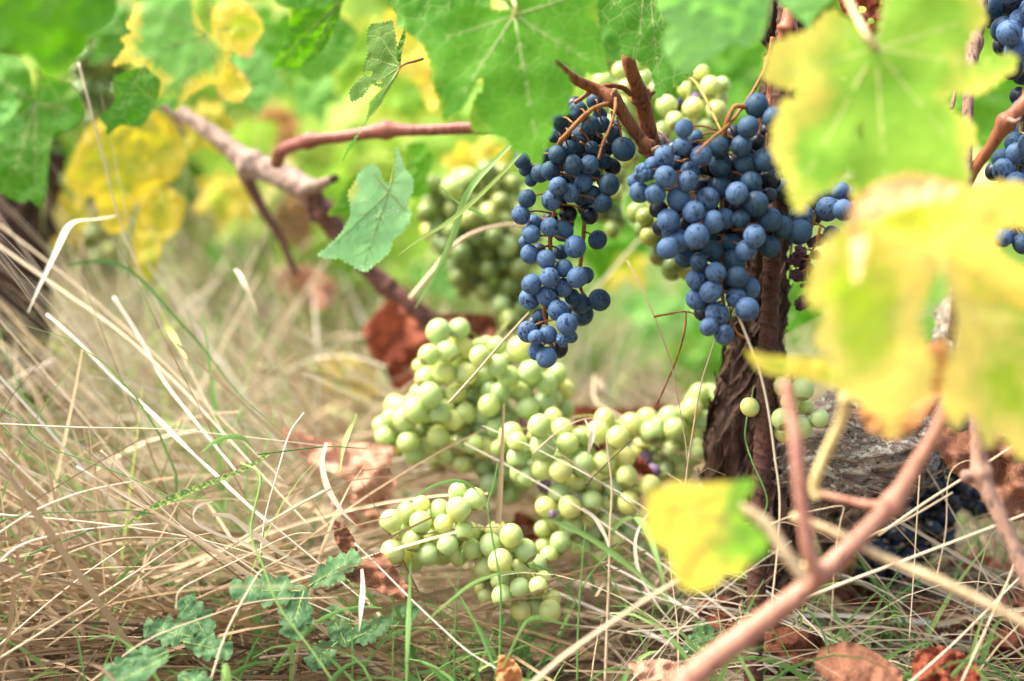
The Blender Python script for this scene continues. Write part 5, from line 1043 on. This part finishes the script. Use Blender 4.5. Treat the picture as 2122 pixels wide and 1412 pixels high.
T = [
 ('long straw stem slanting from the left edge under the bent leaf blade', [(-20, 497, 1.22), (110, 590, 1.2), (250, 690, 1.17), (380, 810, 1.14), (520, 960, 1.1), (650, 1100, 1.08)], 3.4, .8),
 ('upper of the two parallel straw stems at the left edge', [(-20, 452, 1.24), (120, 560, 1.22), (260, 680, 1.2), (420, 830, 1.16), (600, 1010, 1.12)], 2.6, .7),
 ('pale cut straw stem with a node, its white end up in the left grass', [(97, 652, 1.13), (165, 712, 1.12), (240, 790, 1.11), (330, 868, 1.1), (440, 980, 1.08), (560, 1090, 1.06)], 3.6, 1.0),
 ('shorter cut straw stem standing right of the first pale cut one', [(236, 616, 1.18), (290, 700, 1.17), (340, 790, 1.15), (410, 880, 1.12), (500, 990, 1.09)], 4, .95),
 ('nearly level straw stem crossing the left grass', [(-10, 878, 1.05), (160, 886, 1.05), (340, 890, 1.06), (500, 905, 1.07), (720, 930, 1.09)], 1.9, .85),
 ('thin dry stem kinked at the top with a wide drooping blade on the left', [(163, 130, 1.16), (184, 210, 1.16), (212, 320, 1.17), (245, 450, 1.18), (275, 530, 1.18), (330, 640, 1.18), (410, 800, 1.16), (480, 930, 1.13)], 2.6, .75),
 ('straw stem rising from the bottom left corner to the centre of the tangle', [(-10, 1370, .99), (120, 1290, 1.0), (260, 1200, 1.01), (382, 1122, 1.03), (440, 1104, 1.05)], 2.8, .75),
 ('brown straw stem parallel below the corner stem', [(95, 1343, 1.0), (200, 1268, 1.0), (320, 1180, 1.01), (406, 1120, 1.03)], 2, .45),
 ('pale arching straw stem from the left edge above the spotted blade', [(-10, 1110, 1.0), (70, 1060, 1.0), (170, 1020, 1.01), (279, 997, 1.02)], 2.4, .9),
 ('straw stem with a broad white sheath at the left edge', [(-10, 1172, .99), (40, 1132, .99), (110, 1110, 1.0), (199, 1095, 1.02), (330, 1085, 1.03)], 2.6, .95),
 ('long straight straw stem running right into the tangle at mid left', [(-10, 1066, 1.01), (160, 1080, 1.02), (300, 1098, 1.03), (430, 1122, 1.04), (560, 1160, 1.05), (700, 1210, 1.06)], 2.3, .85),
 ('flat straw stem from the left edge below the spotted blade', [(-10, 1216, .99), (110, 1160, 1.0), (240, 1117, 1.01), (410, 1118, 1.03)], 2.2, .7),
 ('steep straw stem ending in the tangle at lower left', [(-10, 1345, 1.02), (100, 1250, 1.02), (190, 1180, 1.03), (259, 1133, 1.04)], 2, .9),
 ('straw stem slanting down right from a cut tip beside the spotted blade', [(159, 967, 1.04), (260, 1030, 1.04), (358, 1085, 1.04), (470, 1145, 1.05), (600, 1230, 1.05), (760, 1300, 1.05)], 2.6, .9),
 ('straw stem with a small node above the spotted blade', [(209, 934, 1.05), (246, 968, 1.05), (320, 1040, 1.05), (400, 1110, 1.05), (480, 1160, 1.05)], 2, .85),
 ('long straw stem dropping steeply through the middle of the left grass', [(300, 845, 1.1), (370, 915, 1.08), (440, 975, 1.06), (520, 1050, 1.05), (640, 1150, 1.05), (760, 1250, 1.04)], 2.6, .95),
 ('white curved straw stem standing up in the grass left of the pale heap', [(630, 856, 1.05), (600, 900, 1.05), (575, 980, 1.04), (550, 1070, 1.04), (536, 1170, 1.03)], 2, 1.0),
 ('wide arc of pale straw bending over at lower left centre', [(365, 1265, 1.0), (372, 1225, 1.0), (420, 1196, 1.01), (500, 1158, 1.02), (600, 1110, 1.03), (650, 1105, 1.03)], 2, .8),
 ('curved straw stem crossing the green weeds near the bottom', [(190, 1412, .98), (300, 1330, .98), (430, 1278, .99), (540, 1246, 1.0), (700, 1238, 1.0)], 2, .7),
 ('straw stem rising steeply between the green weeds', [(436, 1412, .97), (470, 1310, .98), (520, 1215, .99), (545, 1180, 1.0), (600, 1150, 1.02)], 2.4, .85),
 ('long pale straw stem running along the foot of the pale heap', [(735, 1126, 1.02), (800, 1190, 1.02), (860, 1250, 1.01), (920, 1306, 1.0), (970, 1350, .99), (1032, 1388, .98)], 2.2, 1.0),
 ('dark dry stem lying across the middle pale grapes', [(1212, 1006, 1.08), (1240, 978, 1.08), (1280, 940, 1.08), (1316, 906, 1.08)], 1.9, .0),
 ('upright tan stem with a broken side twig in front of the pale grapes', [(1254, 1420, 1.0), (1258, 1300, 1.0), (1262, 1200, 1.0), (1264, 1100, 1.0), (1268, 1010, 1.0), (1260, 940, 1.0), (1257, 902, 1.0)], 3, .6),
 ('tall green and straw stem left of the trunk', [(1420, 1010, 1.05), (1426, 960, 1.05), (1438, 880, 1.05), (1452, 800, 1.05), (1470, 740, 1.05), (1486, 690, 1.06)], 2.4, .5),
 ('long thin dry stem crossing from the blue bunches down to the pale grapes', [(1300, 540, 1.12), (1340, 620, 1.1), (1380, 720, 1.08), (1400, 800, 1.06), (1418, 900, 1.05), (1426, 968, 1.04)], 2, .3),
 ('pale straw stem hanging over the trunk from the tip of the broad bunch', [(1524, 640, 1.0), (1548, 700, 1.0), (1574, 770, 1.0), (1592, 850, 1.0), (1606, 950, 1.0), (1616, 1040, 1.0), (1610, 1150, 1.0), (1598, 1260, 1.0)], 3, .85),
 ('blurred thick straw lying diagonally across the bottom centre', [(1100, 1420, .9), (1170, 1360, .9), (1260, 1296, .9), (1360, 1230, .9), (1480, 1160, .9), (1560, 1090, .9)], 6, .7),
 ('straight bright straw crossing the lower right over the shade-darkened grapes', [(1600, 1280, .98), (1700, 1228, .98), (1889, 1156, .98), (2010, 1110, .98), (2140, 1060, .98)], 4, .85),
 ('straw with a frayed end pointing at the rust brown leaf', [(1640, 1240, .99), (1781, 1127, .99), (1880, 1076, .99), (1974, 1021, .99)], 3.6, .75),
 ('long straw beam rising to the right edge above the frayed straw', [(1820, 1110, .99), (1920, 1040, .99), (2030, 970, .99), (2140, 896, .99)], 3.2, .8),
 ('bent straw with a sharp corner left of the pink shoot', [(1590, 1090, 1.0), (1640, 1070, 1.0), (1700, 1056, 1.0), (1746, 1050, 1.0), (1742, 1080, 1.0), (1732, 1140, 1.0), (1722, 1300, 1.0)], 2.2, .6),
 ('upright thin straw right of the pink shoot', [(1906, 985, 1.03), (1900, 1080, 1.03), (1894, 1180, 1.03), (1884, 1330, 1.02)], 1.8, .8),
 ('thin straw loop arching over the brown leaf at lower right', [(1940, 1200, 1.0), (1960, 1100, 1.0), (1966, 990, 1.0), (2000, 956, 1.0), (2040, 964, 1.0)], 1.4, .7),
 ('straw stem leaning across the bottom right corner', [(1880, 1420, .97), (1980, 1330, .98), (2080, 1230, .99), (2150, 1160, 1.0)], 2.6, .85),
 ('steep straw at the bottom right corner', [(1990, 1420, .96), (2040, 1310, .97), (2090, 1200, .98), (2110, 1130, .99)], 2.6, .75),
 ('level straw crossing left of the trunk base near the ground', [(1300, 1310, 1.0), (1400, 1302, 1.0), (1500, 1286, 1.0), (1558, 1274, 1.0)], 1.6, .85),
 ('tan stem rising from the ground left of the trunk', [(1406, 1420, 1.0), (1404, 1300, 1.02), (1390, 1180, 1.03), (1384, 1100, 1.04)], 1.8, .6),
 ('pale diagonal straw right of the slender blue bunch tip', [(1200, 640, 1.35), (1270, 560, 1.35), (1340, 480, 1.36), (1400, 420, 1.36)], 3, .8),
 ('pale yellow straw lying behind the tip of the slender blue bunch', [(930, 836, 1.07), (980, 780, 1.07), (1040, 710, 1.08), (1096, 648, 1.1)], 3, .6),
 ('pale arching stem in front of the blurred olive grapes', [(850, 620, 1.18), (900, 560, 1.18), (940, 510, 1.18), (990, 480, 1.18), (1060, 466, 1.19), (1110, 476, 1.2)], 6, .7),
]
for l, p, w, a in T: stem_thing(l, p, w, a)
TF = [
 ('wide drooping dry blade hanging from the kinked stem on the left', [(240, 449, 1.18), (200, 456, 1.17), (148, 466, 1.16), (118, 520, 1.15), (84, 590, 1.15), (58, 648, 1.15)], 8, 1.0, 'straw'),
 ('curled white dry blade hanging in the blurred grass', [(470, 560, 1.22), (490, 562, 1.2), (508, 590, 1.19), (524, 625, 1.19), (535, 655, 1.19)], 5, .8, 'straw'),
 ('twisted cream blade standing left of the pale rosy leaf', [(676, 918, 1.05), (668, 960, 1.05), (680, 1010, 1.05), (710, 1060, 1.05), (740, 1090, 1.05)], 8, 1.0, 'straw'),
 ('looping pale blade curling back on itself at lower left centre', [(440, 1040, 1.03), (410, 1050, 1.03), (404, 1078, 1.03), (450, 1106, 1.03), (520, 1130, 1.04), (600, 1180, 1.05)], 5, .95, 'straw'),
 ('broad straw blade lying over the tangle at lower left centre', [(440, 1066, 1.03), (480, 1070, 1.03), (520, 1100, 1.03), (590, 1150, 1.04), (680, 1200, 1.05)], 9, .85, 'straw'),
 ('cream oat-like husk blade low beside the curled orange leaf', [(750, 1180, 1.02), (752, 1220, 1.01), (748, 1270, 1.0), (744, 1310, 1.0)], 6, .9, 'straw'),
 ('pale curved blade right of the upright tan stem', [(1207, 1052, 1.01), (1232, 1072, 1.01), (1254, 1110, 1.01), (1262, 1140, 1.01)], 5, 1.0, 'straw'),
 ('pale hooked blade left of the small yellow leaf', [(1345, 1060, 1.0), (1326, 1090, 1.0), (1316, 1130, 1.0), (1326, 1190, 1.0), (1360, 1250, 1.0), (1400, 1300, 1.0)], 4, .95, 'straw'),
 ('brown twisted dry blade low right of the heap', [(1215, 1266, 1.0), (1260, 1276, 1.0), (1310, 1296, 1.0), (1360, 1296, 1.0), (1400, 1294, 1.0)], 5, .6, 'straw'),
 ('broad light green blade crossing in front of the pale grapes', [(1129, 1075, 1.0), (1180, 1092, .99), (1240, 1124, .98), (1310, 1176, .97), (1370, 1232, .96), (1400, 1262, .96)], 9, .7, 'fresh'),
 ('light green blade arching over into the small yellow leaf', [(1268, 1104, 1.0), (1290, 1080, .99), (1320, 1076, .98), (1345, 1110, .97), (1368, 1180, .96), (1390, 1270, .96)], 8, .7, 'fresh'),
 ('long green blade sloping up to the right below the lowest bunch', [(880, 1290, .97), (930, 1246, .98), (980, 1208, .99), (1040, 1188, 1.0), (1100, 1184, 1.0)], 6, .75, 'fresh'),
 ('green blade bending over at the bottom centre', [(1040, 1385, .98), (1066, 1330, .98), (1090, 1288, .98), (1120, 1280, .98), (1160, 1290, .98), (1196, 1300, .98)], 6, .5, 'fresh'),
 ('narrow green blade arching above the lowest pale bunch', [(860, 1030, 1.06), (900, 1006, 1.06), (950, 996, 1.06), (985, 1014, 1.06), (1010, 1052, 1.05)], 5, .5, 'fresh'),
 ('arched green blade with a black tip above the spotted blade', [(418, 938, 1.03), (444, 916, 1.03), (478, 904, 1.03), (505, 908, 1.03), (520, 924, 1.03), (534, 942, 1.03)], 7, .6, 'fresh'),
 ('upright green blade rising left of the upright tan stem', [(842, 1420, .99), (844, 1340, .99), (848, 1240, 1.0), (851, 1158, 1.0)], 6, .6, 'fresh'),
 ('long green blade from under the big bright leaf past the pale arch', [(1090, 270, 1.08), (1030, 330, 1.08), (970, 400, 1.08), (935, 500, 1.1), (900, 570, 1.12), (860, 640, 1.13)], 8, .7, 'fresh'),
 ('second long green blade crossing to a pale tip left of the olive grapes', [(1110, 280, 1.03), (1060, 340, 1.03), (990, 410, 1.03), (930, 460, 1.03), (870, 496, 1.03), (824, 530, 1.03)], 6, .85, 'fresh'),
 ('short green twig blade crossing the two long green blades', [(915, 388, 1.05), (950, 420, 1.05), (990, 440, 1.05), (1022, 458, 1.05)], 4, .7, 'fresh'),
 ('bright lime blade in the blurred left grass', [(335, 645, 1.15), (350, 680, 1.15), (370, 715, 1.14), (388, 745, 1.13)], 8, 1.0, 'fresh'),
 ('bluish green blade bending left in the blurred grass', [(140, 550, 1.2), (190, 542, 1.19), (240, 546, 1.18), (290, 576, 1.17), (350, 640, 1.16), (420, 720, 1.15), (500, 820, 1.13), (600, 910, 1.1)], 6, .1, 'fresh'),
 ('pale green blade rising left of the heap', [(739, 858, 1.08), (725, 890, 1.08), (712, 930, 1.07), (704, 980, 1.06)], 6, .9, 'fresh'),
]
for l, p, w, a, m_ in TF: stem_thing(l, p, w, a, mat=m_, name='grass_sprig' if m_ == 'fresh' else 'dry_straw', flat=True, cat='grass' if m_ == 'fresh' else 'straw')
TG = [
 ('upright branching green stem in front of the lowest pale bunch', [(1034, 1420, 1.0), (1038, 1250, 1.0), (1032, 1180, 1.0), (1012, 1058, 1.0), (1022, 1010, 1.0), (1032, 960, 1.0)], 2.6, .4),
 ('thin green stem left of the branching green stem', [(942, 1420, 1.0), (942, 1330, 1.0), (948, 1230, 1.0), (959, 1138, 1.0)], 2, .2),
 ('green stem forking below the broad light green blade', [(1196, 1420, 1.0), (1198, 1300, 1.0), (1206, 1180, 1.0), (1213, 1088, 1.0)], 2.2, .4),
 ('green stem leaning right from the fork', [(1205, 1220, 1.0), (1230, 1182, 1.0), (1260, 1150, 1.0), (1296, 1116, 1.0)], 1.8, .3),
 ('dark green curved stem left of the fork', [(1098, 1168, 1.0), (1140, 1184, 1.0), (1176, 1220, 1.0), (1200, 1262, 1.0)], 2, .1),
 ('green stem with nodes running into the left grass', [(500, 960, 1.02), (540, 990, 1.01), (520, 1100, 1.0), (548, 1180, .99), (580, 1260, .98), (640, 1340, .97), (690, 1412, .96)], 3, .8),
 ('dark green stem lying level above the spotted blade', [(533, 942, 1.03), (600, 934, 1.04), (680, 926, 1.06), (760, 930, 1.08)], 2, .1),
 ('dark green stem with a straw end at the left edge', [(-10, 1082, 1.0), (70, 1064, 1.0), (180, 1062, 1.0), (262, 1058, 1.01), (340, 1070, 1.02)], 2.2, .0),
 ('dark green straight stem under the left straw', [(60, 1150, 1.01), (120, 1126, 1.01), (200, 1094, 1.02)], 2.6, .0),
 ('green stem with side branches entering from the left edge', [(-10, 840, 1.05), (40, 870, 1.05), (70, 905, 1.05), (106, 930, 1.05), (150, 945, 1.05), (270, 990, 1.05), (330, 1020, 1.05), (420, 1060, 1.05)], 2.2, .5),
 ('green stem bowed beside the stake under the single grape', [(1548, 864, 1.02), (1544, 900, 1.02), (1548, 925, 1.02), (1560, 960, 1.01), (1590, 1040, 1.0), (1560, 1100, 1.0)], 1.9, .3),
 ('green stem crossing the straw at the bottom right', [(1670, 1260, 1.0), (1700, 1300, 1.0), (1716, 1350, 1.0), (1730, 1420, 1.0)], 3, .3),
]
for l, p, w, a in TG: stem_thing(l, p, w, a, mat='fresh', name='grass_sprig', cat='grass')
stem_thing('wild oat stalk with two hanging pale spikelets over the pale grapes', [(1104, 942, 1.02), (1150, 900, 1.01), (1190, 876, 1.0), (1216, 868, 1.0), (1235, 867, 1.0)], 2, .6, name='oat_stalk', cat='wild oat', spik=[(1235, 867, 1216, 952, 6), (1212, 870, 1242, 928, 4)])
stem_thing('wild oat stalk with one blurred spikelet behind the pale heap', [(1232, 780, 1.3), (1234, 830, 1.28), (1270, 856, 1.26), (1330, 884, 1.24)], 4, .7, name='oat_stalk', cat='wild oat', spik=[(1234, 782, 1262, 826, 8)])
# the spotted blade
def spotted():
    m, nt, out = newmat('green blade with pale mosaic spots'); v = coords(nt, rand=False)
    sp = noise_(nt, v, 420, 3, .6); f = ramp(nt, sp, [(.47, (0, 0, 0)), (.56, (1, 1, 1))])
    c = mixc(nt, f, (.1, .27, .08), (.6, .68, .22)); pbsdf(nt, out, c, .5, .3, translucent=.3); return m
M['spotted'] = spotted()
stem_thing('long green grass blade speckled yellow, lying across the left straw', [(557, 942, 1.02), (497, 977, 1.02), (398, 1017, 1.02), (318, 1053, 1.02), (270, 1085, 1.02), (233, 1116, 1.02)], 8, .5, mat='spotted', name='grass_sprig', flat=True, cat='grass', wmid=8.5)

# ------------------------------------------------------------------ lobed weeds
def weed(label, base, leaves_):
    root = thing('weed_plant', P(*base), label, 'weed')
    for (x0, y0, x1, y1, d, w) in leaves_:
        d -= .015; w *= 1.45
        L = math.hypot(x1 - x0, y1 - y0); ux, uy = (x1 - x0) / L, (y1 - y0) / L; vx, vy = -uy, ux
        nl = 5; out = []
        def side(sg):
            o = []
            for k in range(nl):
                f = (k + .2) / nl; e = math.sin(min(1, f * 1.25 + .12) * math.pi * .78)
                o.append((f, .58 * e * w)); o.append((f + .05, .98 * e * w * U_(.9, 1.1))); o.append((f + .09, .9 * e * w)); o.append((f + .12, 1.08 * e * w)); o.append((f + .16, .92 * e * w))
            return [(min(f, .98), s_ * sg) for f, s_ in o]
        loop = [(0, 0)] + side(1) + [(1.02, 0)] + side(-1)[::-1]
        poly = [(x0 + ux * L * f + vx * s_, y0 + uy * L * f + vy * s_) for f, s_ in loop]
        leaf(label + str(x0), poly, (x0, y0), [(x0 + ux * L * .96, y0 + uy * L * .96)], d, 'weed', crumple=.005, tooth=2, step=8, slope=(.1, -.5), host=root, vw=2.6)
weed('lobed green weed in the straw left of the curled orange leaf', (640, 1240, 1.04), [(640, 1225, 478, 1222, 1.03, 24), (640, 1215, 742, 1150, 1.03, 20), (630, 1225, 600, 1320, 1.03, 26)])
weed('lobed green weed with upright leaf at the lower left', (430, 1330, 1.02), [(440, 1340, 380, 1240, 1.04, 26), (400, 1320, 300, 1300, 1.03, 22), (380, 1330, 480, 1350, 1.02, 20)])
weed('lobed green weed at the bottom edge on the left', (270, 1400, .99), [(350, 1350, 220, 1400, 1.0, 24), (370, 1400, 440, 1440, .98, 24), (350, 1360, 190, 1440, .98, 18)])
weed('green weed half hidden by grass under the curled orange leaf', (700, 1330, 1.05), [(720, 1340, 680, 1260, 1.06, 20), (720, 1330, 800, 1290, 1.05, 18), (700, 1330, 640, 1380, 1.05, 20), (800, 1320, 860, 1250, 1.1, 20)])
weed('bluish green weed by the foot of the trunk on the left', (1480, 1360, 1.08), [(1480, 1370, 1450, 1290, 1.08, 20), (1490, 1360, 1420, 1330, 1.08, 18)])
